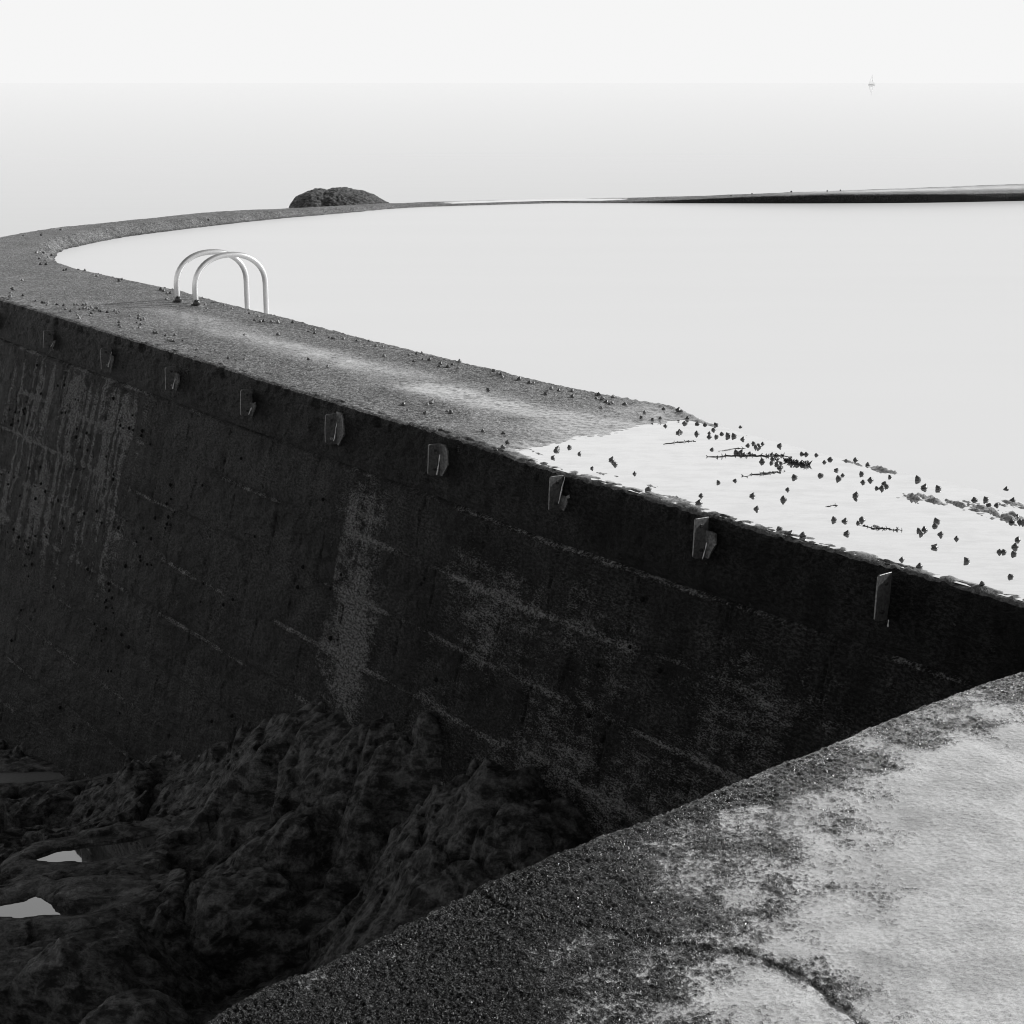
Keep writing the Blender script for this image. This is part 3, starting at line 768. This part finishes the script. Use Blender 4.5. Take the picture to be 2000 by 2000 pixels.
def boulder(label, u, v, z, size, rot, seed):
    c = ground_at(u, v, z)
    bm = bmesh.new(); bmesh.ops.create_icosphere(bm, subdivisions=6, radius=1)
    co = np.array([v_.co[:] for v_ in bm.verts])
    f = np.sign(co) * np.abs(co) ** 0.85
    P = f * np.array(size)
    nr = co
    d = fbm(P[:, 0] + seed, P[:, 1], P[:, 2], 0.7, 3, ridged=True) * 0.10 + fbm(P[:, 0] + seed, P[:, 1] * 2, P[:, 2] * 2, 0.22, 4, ridged=True) * 0.035 + fbm(P[:, 0], P[:, 1], P[:, 2] + seed, 0.06, 2) * 0.010
    rg = np.random.default_rng(int(seed))
    for _ in range(16):                                    # split faces
        pn = rg.normal(size=3); pn[2] = abs(pn[2]); pn /= np.linalg.norm(pn)
        lim_ = np.linalg.norm(pn * np.array(size)) * rg.uniform(.62, .9)
        over = np.clip(P @ pn - lim_, 0, None)
        P = P - over[:, None] * pn * 0.92
    P = P + nr * d[:, None]
    for v_, p in zip(bm.verts, P): v_.co = p
    o = bm_obj("boulder", bm, M_ROCK, None, True)
    o.location = c; o.rotation_euler = rot
    return tag(o, label, "boulder", "boulders at the bottom of the gully")
boulder("broad wedge-shaped dark boulder in the bottom left corner of the gully", 200, 1925, -2.42, (.42, .38, .24), (.25, .15, .5), 1.0)
boulder("tall rounded dark boulder with an undercut face in the middle of the gully", 480, 1805, -2.45, (.36, .36, .24), (.1, -.25, .7), 5.0)
boulder("long sloping dark slab of rock lying along the platform edge", 585, 1850, -2.5, (.42, .17, .15), (.1, -.25, .75), 9.0)
boulder("low rounded boulder cut by the bottom edge of the picture", 265, 2035, -2.2, (.24, .22, .15), (0, .1, .2), 13.0)
boulder("flat-topped dark boulder at the left edge below the bright rock pool", 70, 1945, -2.50, (.30, .28, .18), (.1, .05, -.3), 17.0)

# ------------------------------------------------------------------ brackets left on the coping
def box_bm(bm, sx, sy, sz, cx=0, cy=0, cz=0, bevel=0.0):
    r = bmesh.ops.create_cube(bm, size=1.0)
    for v_ in r['verts']: v_.co = Vector((v_.co.x * sx + cx, v_.co.y * sy + cy, v_.co.z * sz + cz))
    if bevel:
        es = list({e for v_ in r['verts'] for e in v_.link_edges})
        bmesh.ops.bevel(bm, geom=es, offset=bevel, segments=2, affect='EDGES')
    return bm
# gusset outlines: (stand-off from the plate, height) pairs, all different as they have rusted away
gus = [[(0, .05), (.02, .06), (.03, -.01), (.015, -.08), (0, -.08)], [(0, -.0), (.03, .0), (.045, -.06), (.02, -.09), (0, -.09)],
       [(0, .03), (.035, .02), (.03, -.04), (.045, -.06), (.01, -.09), (0, -.09)], [(0, .04), (.02, .06), (.025, 0), (.05, -.03), (.05, -.07), (0, -.08)],
       [(0, .0), (.05, .0), (.06, -.05), (.05, -.085), (0, -.085)], [(0, .10), (.03, .10), (.04, .03), (.055, -.05), (.06, -.09), (.02, -.10), (0, -.10)],
       [(0, .09), (.03, .09), (.05, .02), (.06, -.04), (.05, -.09), (0, -.09)], [(0, .085), (.012, .085), (.02, .0), (.05, -.03), (.06, -.06), (.03, -.08), (0, -.085)],
       [(0, .0), (.02, .0), (.05, -.04), (.07, -.10), (.03, -.13), (0, -.12)], [(0, -.08), (.02, -.08), (.03, -.12), (0, -.13)]]
blab = ["steel bracket cut by the left edge of the picture", "small grey bracket farthest left but one on the coping", "third steel bracket from the left, with a short torn rib", "steel bracket with a jagged rib, below the ladder end of the walkway",
        "steel bracket with a square stub of rib at its lower corner", "steel bracket with a tall full-height rib and a bright bolt head", "steel bracket with a wide full-height rib, left of the puddle",
        "steel bracket below the left end of the puddle, with a torn rib", "steel bracket with a bright white torn edge, below the middle of the puddle", "rightmost steel bracket, plain plate with almost no rib left"]
bpx = [(-24, 612, .16), (85, 649, .165), (198, 680, .17), (323, 716, .17), (470, 763, .18), (638, 810, .19), (838, 867, .18), (1075, 934, .18), (1359, 1018, .19), (1717, 1126, .20)]
FIN = 0.088
for i, (u, v, hgt) in enumerate(bpx):
    z_top = -0.055
    g = ground_at(u, v, z_top)
    j = int(np.argmin((OUT[:, 1] - g[1]) ** 2 + (OUT[:, 0] - g[0]) ** 2))
    # face point for this station that is closest to the sight line
    best = None
    for jj in range(max(0, j - 110), min(len(S), j + 110)):
        for d in (0.005, 0.02, 0.035, 0.05, 0.065, 0.08, 0.095, 0.11, .125):
            P = np.array([OUT[jj, 0] - NORM[jj, 0] * face_off(d), OUT[jj, 1] - NORM[jj, 1] * face_off(d), ST[jj, 4] - d])
            Q = P - np.array([NORM[jj, 0] * FIN, NORM[jj, 1] * FIN, 0])
            dep = Q[1] * math.cos(PITCH) - (Q[2] - CAMH) * math.sin(PITCH); up = Q[1] * math.sin(PITCH) + (Q[2] - CAMH) * math.cos(PITCH)
            e = (1000 + FPX * Q[0] / dep - u) ** 2 + (1000 - FPX * up / dep - v) ** 2
            if best is None or e < best[0]: best = (e, jj, P)
    _, jj, P = best
    n_out = Vector((-NORM[jj, 0], -NORM[jj, 1], 0)); n_out = (n_out + Vector((0, 0, 0.04))).normalized()
    tng = Vector((NORM[jj, 1], -NORM[jj, 0], 0)).normalized()      # along the wall, towards the camera
    up_ = n_out.cross(tng)
    if up_.z < 0: up_ = -up_
    Mx = Matrix((( tng.x, n_out.x, up_.x), (tng.y, n_out.y, up_.y), (tng.z, n_out.z, up_.z))).to_4x4()
    ctr = Vector(P) - up_ * (hgt / 2) + n_out * 0.004
    root = empty("metal_bracket", (0, 0, 0)); root.matrix_world = Matrix.Translation(ctr) @ Mx
    tag(root, blab[i], "bracket", "steel brackets bolted along the coping")
    rb = random.Random(i * 7 + 1)
    # fin standing out square from the wall, drilled for two bolts, corners knocked off
    c1, c2 = rb.uniform(.004, .012), rb.uniform(.006, .03)
    out_l = [(0.0, -hgt / 2), (FIN - c2, -hgt / 2), (FIN, -hgt / 2 + c2 * .6), (FIN + rb.uniform(-.002, .002), 0), (FIN, hgt / 2 - c1), (FIN - c1, hgt / 2), (0.0, hgt / 2 + rb.uniform(-.004, .004))]
    bm = bmesh.new()
    lo = [bm.verts.new((-.004, a, z)) for a, z in out_l]; hi = [bm.verts.new((.004, a, z)) for a, z in out_l]
    bm.faces.new(lo); bm.faces.new(hi[::-1])
    for q in range(len(out_l)):
        r = (q + 1) % len(out_l); bm.faces.new((lo[q], lo[r], hi[r], hi[q]))
    bmesh.ops.bevel(bm, geom=bm.edges[:], offset=0.0012, segments=1, affect='EDGES')
    plate = bm_obj("plate", bm, M_PLATE, root)
    for s_ in (1, -1):
        bm = bmesh.new()
        bmesh.ops.create_cone(bm, cap_ends=True, segments=6, radius1=0.0095, radius2=0.008, depth=0.009, matrix=Matrix.Translation((0.008, FIN * rb.uniform(.42, .55), s_ * hgt * 0.30)) @ Matrix.Rotation(math.pi / 2, 4, 'Y'))
        bm_obj("bolt", bm, M_BOLT if (s_ < 0 and i in (2, 3, 5)) else M_CLAMP, root)
    # flange lying on the wall beside the fin, mostly rusted away
    if i != 9:
        k0 = hgt / 2
        top_ = {0: .6, 1: -.1, 2: .3, 3: .5, 4: 0.0, 5: 1.15, 6: 1.0, 7: -.15, 8: .35}[i] * k0
        wd = {0: .06, 1: .06, 2: .06, 3: .07, 4: .065, 5: .10, 6: .09, 7: .075, 8: .07}[i]
        fl = [(0.004, -k0 * .95), (wd * .4, -k0 * 1.02), (wd * .75, -k0 * .55), (wd, -k0 * .2), (wd * .9, top_ * .6 + .1 * k0), (wd * .6, top_), (0.004, top_)]
        bm = bmesh.new()
        lo = [bm.verts.new((a, .004, z)) for a, z in fl]; hi = [bm.verts.new((a, .012 + .006 * rb.random(), z)) for a, z in fl]
        bm.faces.new(lo); bm.faces.new(hi[::-1])
        for q in range(len(fl)):
            r = (q + 1) % len(fl); bm.faces.new((lo[q], lo[r], hi[r], hi[q]))
        bm_obj("flange", bm, M_GUSSET, root)
    # bright torn weld running down across the fin
    t0, t1 = [(.3, -.5), (-.1, -.7), (.6, -.8), (.4, -.9), (-.1, -.9), (.98, -.75), (.95, -.95), (.9, -.6), (.2, -1.05), (-.85, -1.3)][i]
    n_ = 9; ed = []
    for q in range(n_):
        t = q / (n_ - 1)
        ed.append((0.012 + rb.uniform(-.002, .002), FIN * (0.02 + 0.38 * t) * (1 if i != 9 else .3) + rb.uniform(-.0025, .0025), hgt / 2 * (t0 + (t1 - t0) * t)))
    bm_obj("torn_edge", tube_mesh(ed, [rb.choice((.0015, .003, .0045)) for _ in ed], 6), M_TORN, plate)

# ------------------------------------------------------------------ ladder hand rails
lad = empty("pool_ladder", (-2.895, 14.57, 0.035))
tag(lad, "pair of bright arched steel ladder rails standing at the pool edge", "ladder")
nrm = Vector((0.83, 0.56, 0)).normalized()
LO = lad.location
for k, (fx, fy) in enumerate([(-3.0, 14.69), (-2.79, 14.45)]):
    foot = Vector((fx, fy, 0.035)) - LO
    span, hh = 0.68, 0.438
    pts = [foot + Vector((0, 0, -0.03)), foot + Vector((0, 0, 0.06)), foot + Vector((0, 0, 0.13))]
    a_, b_ = span / 2, hh - 0.16
    for t in np.linspace(0, math.pi, 26):
        c_, s_ = math.cos(t), math.sin(t)
        ex_ = math.copysign(abs(c_) ** 0.92, c_)
        pts.append(foot + nrm * (a_ - a_ * ex_) + Vector((0, 0, 0.155 + b_ * abs(s_) ** 0.92)))
    end = foot + nrm * span
    pts += [end + Vector((0, 0, 0.12)), end + Vector((0, 0, 0.0)), end + Vector((0, 0, -0.25)), end + Vector((0, 0, -0.9))]
    rail = bm_obj("rail", tube_mesh(pts, 0.0255, 20), M_TUBE, lad, True)
    bm = bmesh.new()
    bmesh.ops.create_uvsphere(bm, u_segments=16, v_segments=10, radius=0.033, matrix=Matrix.Translation(foot + Vector((0.012, -0.022, 0.028))) @ Matrix.Diagonal((1, 0.9, 1.05, 1)))
    bm_obj("foot_clamp", bm, M_CLAMP, lad, True)
    bm = bmesh.new()
    bmesh.ops.create_cone(bm, cap_ends=True, segments=18, radius1=0.05, radius2=0.036, depth=0.03, matrix=Matrix.Translation(foot + Vector((-0.006, 0, 0.008))))
    bm_obj("base_collar", bm, M_CLAMP, lad, True)
    bm = box_bm(bmesh.new(), 0.13, 0.03, 0.008, 0.07, -0.02, 0.006, 0.002)
    o = bm_obj("base_plate", bm, M_TORN if k else M_CLAMP, lad); o.location = foot; o.rotation_euler = (0, 0.04, -0.35)
for z_ in (-0.35, -0.62):
    p0 = Vector((-3.0, 14.69, 0.035)) - LO + nrm * 0.68 + Vector((0, 0, z_)); p1 = Vector((-2.79, 14.45, 0.035)) - LO + nrm * 0.68 + Vector((0, 0, z_))
    bm_obj("rung", tube_mesh([p0, p0.lerp(p1, .5), p1], 0.016, 10), M_TUBE, lad, True)

# ------------------------------------------------------------------ sea snails
def snail_mesh(seed, mat):
    r = random.Random(seed)
    prof = [(0.0, -0.25), (0.75, -0.22), (1.0, 0.05), (0.93, 0.35), (0.74, 0.62), (0.62, 0.70), (0.50, 0.95), (0.34, 1.08), (0.24, 1.25), (0.0, 1.42)]
    bm = bmesh.new(); seg = 10; rings = []
    for rad, z in prof:
        if rad == 0: rings.append([bm.verts.new((0, 0, z))]); continue
        ring = []
        for k in range(seg):
            a = k * math.tau / seg
            w = rad * (1 + 0.10 * math.sin(a + z * 5) + 0.05 * r.uniform(-1, 1))
            ring.append(bm.verts.new((w * math.cos(a) * 1.08, w * math.sin(a), z + 0.10 * (k / seg - .5))))
        rings.append(ring)
    for a, b in zip(rings, rings[1:]):
        for k in range(seg):
            k2 = (k + 1) % seg
            if len(a) == 1: bm.faces.new((a[0], b[k2], b[k]))
            elif len(b) == 1: bm.faces.new((a[k], a[k2], b[0]))
            else: bm.faces.new((a[k], a[k2], b[k2], b[k]))
    bmesh.ops.recalc_face_normals(bm, faces=bm.faces)
    me = bpy.data.meshes.new("sea_snail")
    for f in bm.faces: f.smooth = True
    bm.to_mesh(me); bm.free(); me.materials.append(mat)
    return me
SN = [snail_mesh(i, M_SNAIL) for i in range(4)]; SNP = [snail_mesh(10 + i, M_SNAILP) for i in range(4)]
z3 = "150,47 168,50 207,76 190,90 232,98 252,100 258,115 175,200 392,106 367,128 432,152 459,152 604,156 568,186 543,207 534,220 615,200 698,202 702,237 850,222 868,224 852,246 890,254 912,268 935,286 950,278 957,242 883,310 1030,284 1275,316 1205,380 1253,376 1135,366 1156,335 1287,422 1408,410 1365,335 1388,330 1425,362 1487,408 1536,408 1604,432 1590,452 1657,444 1757,476 1640,488 1483,490 1562,486 1562,512 1607,512 1680,508 1718,502 1772,524 1377,475 1365,480 1840,548 1804,566 1855,575 1874,572 1898,542 1579,592 1733,612 1757,615 1780,618 1815,612 1895,665 268,468 293,528 266,555 220,560 605,578 598,590 683,566 578,636 745,612 825,700 948,655 960,672 970,682 1092,738 1178,828 1621,795 1724,785 1510,880 1496,910 1832,882 1857,962 140,458"
z4 = "345,460 372,465 350,490 343,512 377,518 402,515 405,540 396,545 393,392 441,380 453,500 535,445 563,446 626,450 712,478 675,510 749,562 651,592 766,615 790,594 872,488 948,528 910,584 964,625 918,637 1005,672 1038,672 1050,650 1068,662 1090,572 1265,606 1302,670 1392,680 1494,627 1623,664 1619,735 1692,742 1709,766 1760,768 1814,718 1859,734 488,606 445,680 418,742 873,718 873,740 736,875 803,880 888,888 912,870 815,958 1382,885 1370,912 1270,940 1285,960 1305,940 1406,964 1505,990 1368,1050 1890,1000 1872,1046 1866,1086 1776,1074 1805,1076 1572,1132 1272,1148 1162,1107 1668,1260 1846,1228 395,912 460,940 540,950 1854,848 1886,850 1906,856 1925,858"
z2 = "27,958 48,955 96,958 138,963 232,963 330,1018 367,1010 368,1028 138,1040 460,1055 480,1062 492,1062 549,1066 633,1078 710,1078 753,1110 796,1117 806,1176 330,1193 450,1240 962,1164 1010,1160 1044,1155 990,1205 1048,1195 1089,1200 1158,1222 1152,1242 1206,1242 1234,1226 1230,1196 1272,1250 1280,1210 925,1480 955,1518 1075,1480 1102,1465 1063,1535 1203,1522 1225,1532 305,265 443,272 567,264 697,260 805,235 620,243 672,243 740,237 885,232 922,215 960,230 1035,212 1160,228 1175,232 1246,220 1320,222 1343,226 1430,220 1470,220 1492,220 1650,216 1748,213 1776,212 1803,210"
z1 = "80,762 64,775 64,800 145,792 137,703 224,826 265,838 282,838 298,838 295,852 358,850 402,856 412,878 445,890 470,850 488,850 500,878 520,852 530,862 543,850 525,872 545,875 560,880 575,868 590,885 603,873 612,875 622,888 635,890 575,905 566,915 487,918 497,935 676,895 722,888 750,895 735,902 685,925 817,918 872,918 870,935 907,940 888,945 862,962 884,973 876,995 748,962 750,980 757,988 968,1028 985,1028 1040,1045 1100,1040 1058,1078 1080,1078 1092,1083 1150,1078 1238,1130 1352,1140 1436,1185 1537,1195 1537,1040 1748,1040 1625,925 1600,945 1638,955 1660,953 1706,957 1748,962 1290,848 1300,872 1410,853 1458,873 1568,905 1045,815 1008,763 1028,765 1050,778 1070,778 770,695 752,705 612,673 493,632 535,638 400,638 422,635 290,603 252,600 250,563 288,573 295,545 335,528 345,535 230,525 310,495 282,510 365,515 370,485 415,490 428,495 437,462 487,452 507,430 570,425 572,447 560,455 590,440 625,400 660,408 700,408 765,388 785,400 800,385 790,410 808,410 878,400 915,362 998,353 1077,342 1134,335 1240,348 1285,345 1303,292 1435,292 1510,315 1370,305 260,415 380,382 148,420"
snails = []
for txt, ox, oy_, sc in ((z3, 900, 700, 3.22), (z4, 1400, 750, 3.22), (z2, 500, 330, 3.22), (z1, 0, 330, 3.22)):
    for t in txt.split():
        a, b = map(float, t.split(","))
        snails.append((ox + a / sc, oy_ + b / sc + 2))
snails += [(1300 + a / 2.76, 340 + b / 2.76) for a, b in [(345, 125), (460, 117), (653, 109), (824, 101), (864, 98), (887, 92), (1079, 85), (1222, 79), (1255, 78), (1287, 74), (1305, 77), (1548, 60)]]
placed = []
for u, v in snails:
    z = 0.035
    g = ground_at(u, v, z)
    if g[1] > 15.5:
        if g[1] > 26: g = ground_at(u, v, -0.02)
        kk = int(np.argmin((_kx - g[0]) ** 2 + (_ky - g[1]) ** 2))
        dd = math.hypot(_kx[kk] - g[0], _ky[kk] - g[1])
        if dd < 0.7: g = np.array([_kx[kk], _ky[kk], 0]); dd = 0
        z = float(_kz[kk])
        if z < POOL_Z + 0.01: continue
    else:
        for _ in range(3):
            g = ground_at(u, v, z); zz, dd = deck_z(g[0], g[1]); z = zz if dd < 0.25 else z
    if dd > 0.12: continue
    near = g[1] < 9.4 and g[0] > -0.4
    if near: z = max(z, PUD_Z - 0.003)
    placed.append((g[1], g[0], z))
placed.sort()
def snail_text(x, y, edge_w, width):
    """label and group of a snail from where it sits"""
    c = ground_at(1530, 895, 0.02)
    if y < 9.6:
        if math.hypot(x - c[0], y - c[1]) < 0.33: return "dark sea snail beside the bushy clump of black seaweed in the puddle", "sea snails round the seaweed clump"
        if edge_w < 0.13: return "dark sea snail on the outer rim of the puddle above the shaded wall face", "sea snails on the outer rim of the puddle"
        if width - edge_w < 0.30: return "dark sea snail near the pool edge of the bright puddle", "sea snails along the pool side of the puddle"
        if x < 0.9: return "dark sea snail in the open left part of the bright puddle", "sea snails in the left part of the puddle"
        return "dark sea snail with its reflection in the wide right part of the puddle", "sea snails in the right part of the puddle"
    if y < 13.8:
        if width - edge_w < 0.35: return "sea snail on the gritty walkway close to the pool edge, between puddle and ladder", "sea snails along the pool edge of the walkway"
        return "sea snail on the middle or outer side of the gritty walkway, between puddle and ladder", "sea snails on the gritty walkway"
    if y < 19: 
        if width - edge_w < 0.35: return "small sea snail at the pool edge beside or beyond the ladder feet", "sea snails at the pool edge by the ladder"
        return "small pale-topped sea snail in the scatter left of the ladder", "sea snails scattered left of the ladder"
    return "tiny sea snail on the far curve of the pool wall", "sea snails on the far curve of the wall"
rest = []
for i, (y, x, z) in enumerate(placed):
    r = 0.0138 * random.uniform(0.75, 1.2)
    if y > 15: r *= 1.35
    if i >= 290: rest.append((x, y, z, r)); continue
    jn = int(np.argmin((OUT[:, 0] - x) ** 2 + (OUT[:, 1] - y) ** 2))
    ew = float((x - OUT[jn, 0]) * NORM[jn, 0] + (y - OUT[jn, 1]) * NORM[jn, 1])
    o = link(bpy.data.objects.new("sea_snail", random.choice(SN if y < 9.6 or random.random() < .4 else SNP)))
    o.location = (x, y, z + r * 0.15); o.scale = (r, r, r * random.uniform(.85, 1.15)); o.rotation_euler = (random.uniform(-.5, .5), random.uniform(-.5, .5), random.uniform(0, 6.28))
    lb, gr = snail_text(x, y, ew, float(WID[jn])); tag(o, lb, "sea snail", gr)
if rest:
    bm = bmesh.new()
    for x, y, z, r in rest:
        bmesh.ops.create_icosphere(bm, subdivisions=1, radius=r, matrix=Matrix.Translation((x, y, z + r * .4)))
    tag(bm_obj("sea_snails", bm, M_SNAIL), "scattering of tiny dark sea snails on the farthest stretch of the wall", "sea snails", kind="stuff")

# limpets clinging to the shaded face
def limpet_mesh():
    bm = bmesh.new(); r = random.Random(3); top = bm.verts.new((0.1, 0, 0.75)); rings = []
    for rad, z in ((1, 0), (0.75, 0.4), (0.4, 0.66)):
        rings.append([bm.verts.new((rad * (1 + .08 * r.uniform(-1, 1)) * math.cos(k * math.tau / 9), rad * math.sin(k * math.tau / 9) * 0.85, z)) for k in range(9)])
    for a, b in zip(rings, rings[1:]):
        for k in range(9): bm.faces.new((a[k], a[(k + 1) % 9], b[(k + 1) % 9], b[k]))
    for k in range(9): bm.faces.new((rings[-1][k], rings[-1][(k + 1) % 9], top))
    bm.faces.new(rings[0][::-1])
    bmesh.ops.recalc_face_normals(bm, faces=bm.faces)
    me = bpy.data.meshes.new("limpet"); bm.to_mesh(me); bm.free(); me.materials.append(bpy.data.materials.get('black_limpet_shell') or M_CLAMP); return me
M_LIMP = mat_simple("black_limpet_shell", 0.002, 0.006, 0.8, 0.0, 90, 0.0, 0.1)
LM = limpet_mesh()
lr = random.Random(21); cnt = 0
cl = [(lr.uniform(11.6, 14.9), lr.uniform(.5, 2.4)) for _ in range(26)]
while cnt < 210:
    if lr.random() < 0.62:
        cy, cd = lr.choice(cl); y = lr.gauss(cy, 0.13); d = lr.gauss(cd, 0.10)
    else: y, d = lr.uniform(7.0, 15), lr.uniform(0.42, 2.9)
    if d < 0.42 or d > 3 or y < 6.8: continue
    j = int(np.argmin(np.abs(OUT[:int(len(S) * .6), 1] - y)))
    n3 = Vector((-NORM[j, 0], -NORM[j, 1], BATTER)).normalized()
    P = Vector((OUT[j, 0] - NORM[j, 0] * float(face_off(d)), OUT[j, 1] - NORM[j, 1] * float(face_off(d)), ST[j, 4] - d)) + n3 * 0.004
    o = link(bpy.data.objects.new("limpet", LM)); r = lr.uniform(0.010, 0.02)
    o.location = P; o.rotation_mode = 'QUATERNION'; o.rotation_quaternion = n3.to_track_quat('Z', 'Y'); o.scale = (r, r, r)
    zone = ("among the pale streaks at the left end of the wall face", "limpets among the pale streaks") if y > 12 and d < 1.5 else ("low down on the left part of the wall face", "limpets low on the left wall face") if y > 11 else ("on the dark middle of the wall face below the brackets", "limpets on the middle of the wall face") if y > 9 else ("on the dark right part of the wall face under the puddle", "limpets on the right wall face")
    tag(o, "small black limpet " + zone[0], "limpet", zone[1])
    cnt += 1

# ------------------------------------------------------------------ seaweed in the puddle
def weed(label, px, thick, fronds=0, fl=0.03):
    rr = random.Random(len(label) + len(px))
    pts = []
    for (u0, v0), (u1, v1) in zip(px, px[1:]):
        for t in np.linspace(0, 1, 7)[:-1]:
            g = ground_at(u0 + (u1 - u0) * t, v0 + (v1 - v0) * t, PUD_Z)
            pts.append((g[0] + rr.gauss(0, .004), g[1] + rr.gauss(0, .008), PUD_Z - 0.001 + abs(rr.gauss(0, .0015))))
    base = Vector(pts[0])
    bm = tube_mesh([Vector(p) - base for p in pts], [thick * (0.35 + 0.65 * math.sin(math.pi * (i + .6) / (len(pts) + .2))) * rr.uniform(.6, 1.3) for i in range(len(pts))], 6)
    me0 = bpy.data.meshes.new("tmp")
    for _ in range(fronds):
        p = Vector(rr.choice(pts)) - base
        dr = Vector((rr.uniform(-1, 1), rr.uniform(-1, 1), rr.uniform(.1, 1.3))).normalized()
        L = fl * rr.uniform(.5, 1.4)
        b2 = tube_mesh([p, p + dr * L * .5 + Vector((0, 0, L * .1)), p + dr * L], [thick * .5, thick * .42, thick * .15], 5)
        b2.to_mesh(me0); bm.from_mesh(me0); b2.free()
    bpy.data.meshes.remove(me0)
    o = bm_obj("seaweed", bm, M_WEED, None, True); o.location = base
    return tag(o, label, "seaweed", "strands of seaweed in the walkway puddle")
weed("short thin strand of seaweed near the far left of the puddle", [(1297, 868), (1335, 863), (1363, 861)], .004, 10, .012)
weed("fine broken strand of seaweed leading up to two snails", [(1402, 882), (1431, 877), (1462, 875)], .003, 8, .010)
weed("long thick horizontal strand of seaweed joining a row of snails", [(1382, 892), (1437, 890), (1468, 890), (1502, 891), (1524, 890), (1552, 894)], .006, 40, .016)
weed("bushy dark clump of seaweed at the end of the long strand", [(1535, 899), (1550, 904), (1568, 908), (1582, 908)], .009, 110, .022)
weed("curved strand of seaweed below the bushy clump", [(1452, 930), (1488, 925), (1518, 922), (1534, 920)], .005, 24, .012)
weed("tiny wisp of seaweed alone in the middle of the puddle", [(1611, 990), (1625, 988), (1639, 987)], .0028, 6, .01)
weed("tapering frayed strand of seaweed beside two snails in the nearer puddle", [(1680, 1027), (1711, 1032), (1742, 1034), (1765, 1036)], .004, 30, .012)
weed("wisp of seaweed by the snail cluster above the clump", [(1506, 893), (1515, 897), (1522, 902)], .005, 26, .02)

# ------------------------------------------------------------------ rock in the sea beyond the wall
YR = 60.0
def rx(u): return (u - 1000) * YR * 1.0 / FPX * 0.984
def rz(v): return CAMH - (v - 160) * YR / (FPX * 1.045)
sil = [(515, 470), (548, 436), (566, 408), (571, 396), (578, 385), (589, 380), (600, 375), (617, 369), (630, 370), (638, 372), (648, 369), (658, 367), (675, 368), (690, 371), (710, 375), (725, 380), (740, 389), (755, 398), (785, 418), (830, 455)]
sxp = [rx(u) for u, v in sil]; szp = [rz(v) for u, v in sil]
gu, gv = np.meshgrid(np.linspace(sxp[0], sxp[-1], 170), np.linspace(-1, 1, 110), indexing='ij')
prof = np.interp(gu, sxp, szp)
cxr = (sxp[0] + sxp[-1]) / 2
b = 2.6
hgt = prof - (SEA_Z - 0.6)
zz = SEA_Z - 0.6 + hgt * np.clip(1 - np.abs(gv) ** 2.6, 0, 1) ** 0.6
yy = YR + gv * b
tilt = gu + zz * 0.35
nn = fbm(gu * 1.0 + zz * .4, yy * 1.0, zz, 0.45, 4, ridged=True) * 0.06 + fbm(tilt * 1.6, yy * .6, zz * 0.6, 0.16, 3) * 0.05
zz = zz + nn * smooth(SEA_Z, SEA_Z + 1, zz)
yy = yy + fbm(gu, yy, zz * 1.3, 0.5, 3) * 0.18
rk = grid_obj("sea_rock", np.stack([gu - cxr, yy - YR, zz - SEA_Z], -1), M_ROCK, None, None, flip=True)
rk.location = (cxr, YR, SEA_Z)
tag(rk, "dark humped rock rising from the sea just behind the pool wall", "rock")

# ------------------------------------------------------------------ faint sailing boat on the horizon
bx = (1703 - 1000) / FPX * 3400 * 0.967
boat = empty("sailing_boat", (bx, 3400, SEA_Z))
boat.rotation_euler = (0, 0, -0.5)
tag(boat, "tiny faint sailing boat alone on the hazy horizon", "boat")
bm = bmesh.new(); rings = []
for t in np.linspace(-1, 1, 11):
    w = 2.0 * (1 - abs(t) ** 2.5) + 0.05; dpt = 1.4 * (1 - t * t) + .2
    rings.append([bm.verts.new((t * 7, a * w, z)) for a, z in ((-1, 1.5 + .3 * t * t), (-.8, 0.2), (0, -dpt * .6), (.8, 0.2), (1, 1.5 + .3 * t * t))])
for r0, r1 in zip(rings, rings[1:]):
    for k in range(4): bm.faces.new((r0[k], r0[k + 1], r1[k + 1], r1[k]))
    bm.faces.new((r0[4], r0[0], r1[0], r1[4]))
bm.faces.new(rings[0]); bm.faces.new(rings[-1][::-1])
bm_obj("hull", bm, M_WHITE, boat)
bm_obj("mast", tube_mesh([(0.5, 0, 1), (0.5, 0, 20)], .12, 8), M_WHITE, boat)
def sail(name, tri):
    bm = bmesh.new(); n = 8
    A_, B_, C_ = [Vector(t) for t in tri]; g = {}
    for i in range(n + 1):
        for j in range(n + 1 - i):
            p = A_ + (B_ - A_) * (i / n) + (C_ - A_) * (j / n); k = (i / n) * (j / n) * (1 - i / n - j / n) * 12
            g[i, j] = bm.verts.new(p + Vector((0, k, 0)))
    for i in range(n):
        for j in range(n - i):
            bm.faces.new((g[i, j], g[i + 1, j], g[i, j + 1]))
            if j < n - i - 1: bm.faces.new((g[i + 1, j], g[i + 1, j + 1], g[i, j + 1]))
    bmesh.ops.solidify(bm, geom=bm.faces[:], thickness=0.04)
    bm_obj(name, bm, M_WHITE, boat, True)
sail("mainsail", [(0.3, 0, 2.6), (-5.5, 0, 2.6), (0.3, 0, 19.5)])
sail("jib", [(1.0, 0, 2.2), (6.8, 0, 1.9), (0.8, 0, 16.5)])
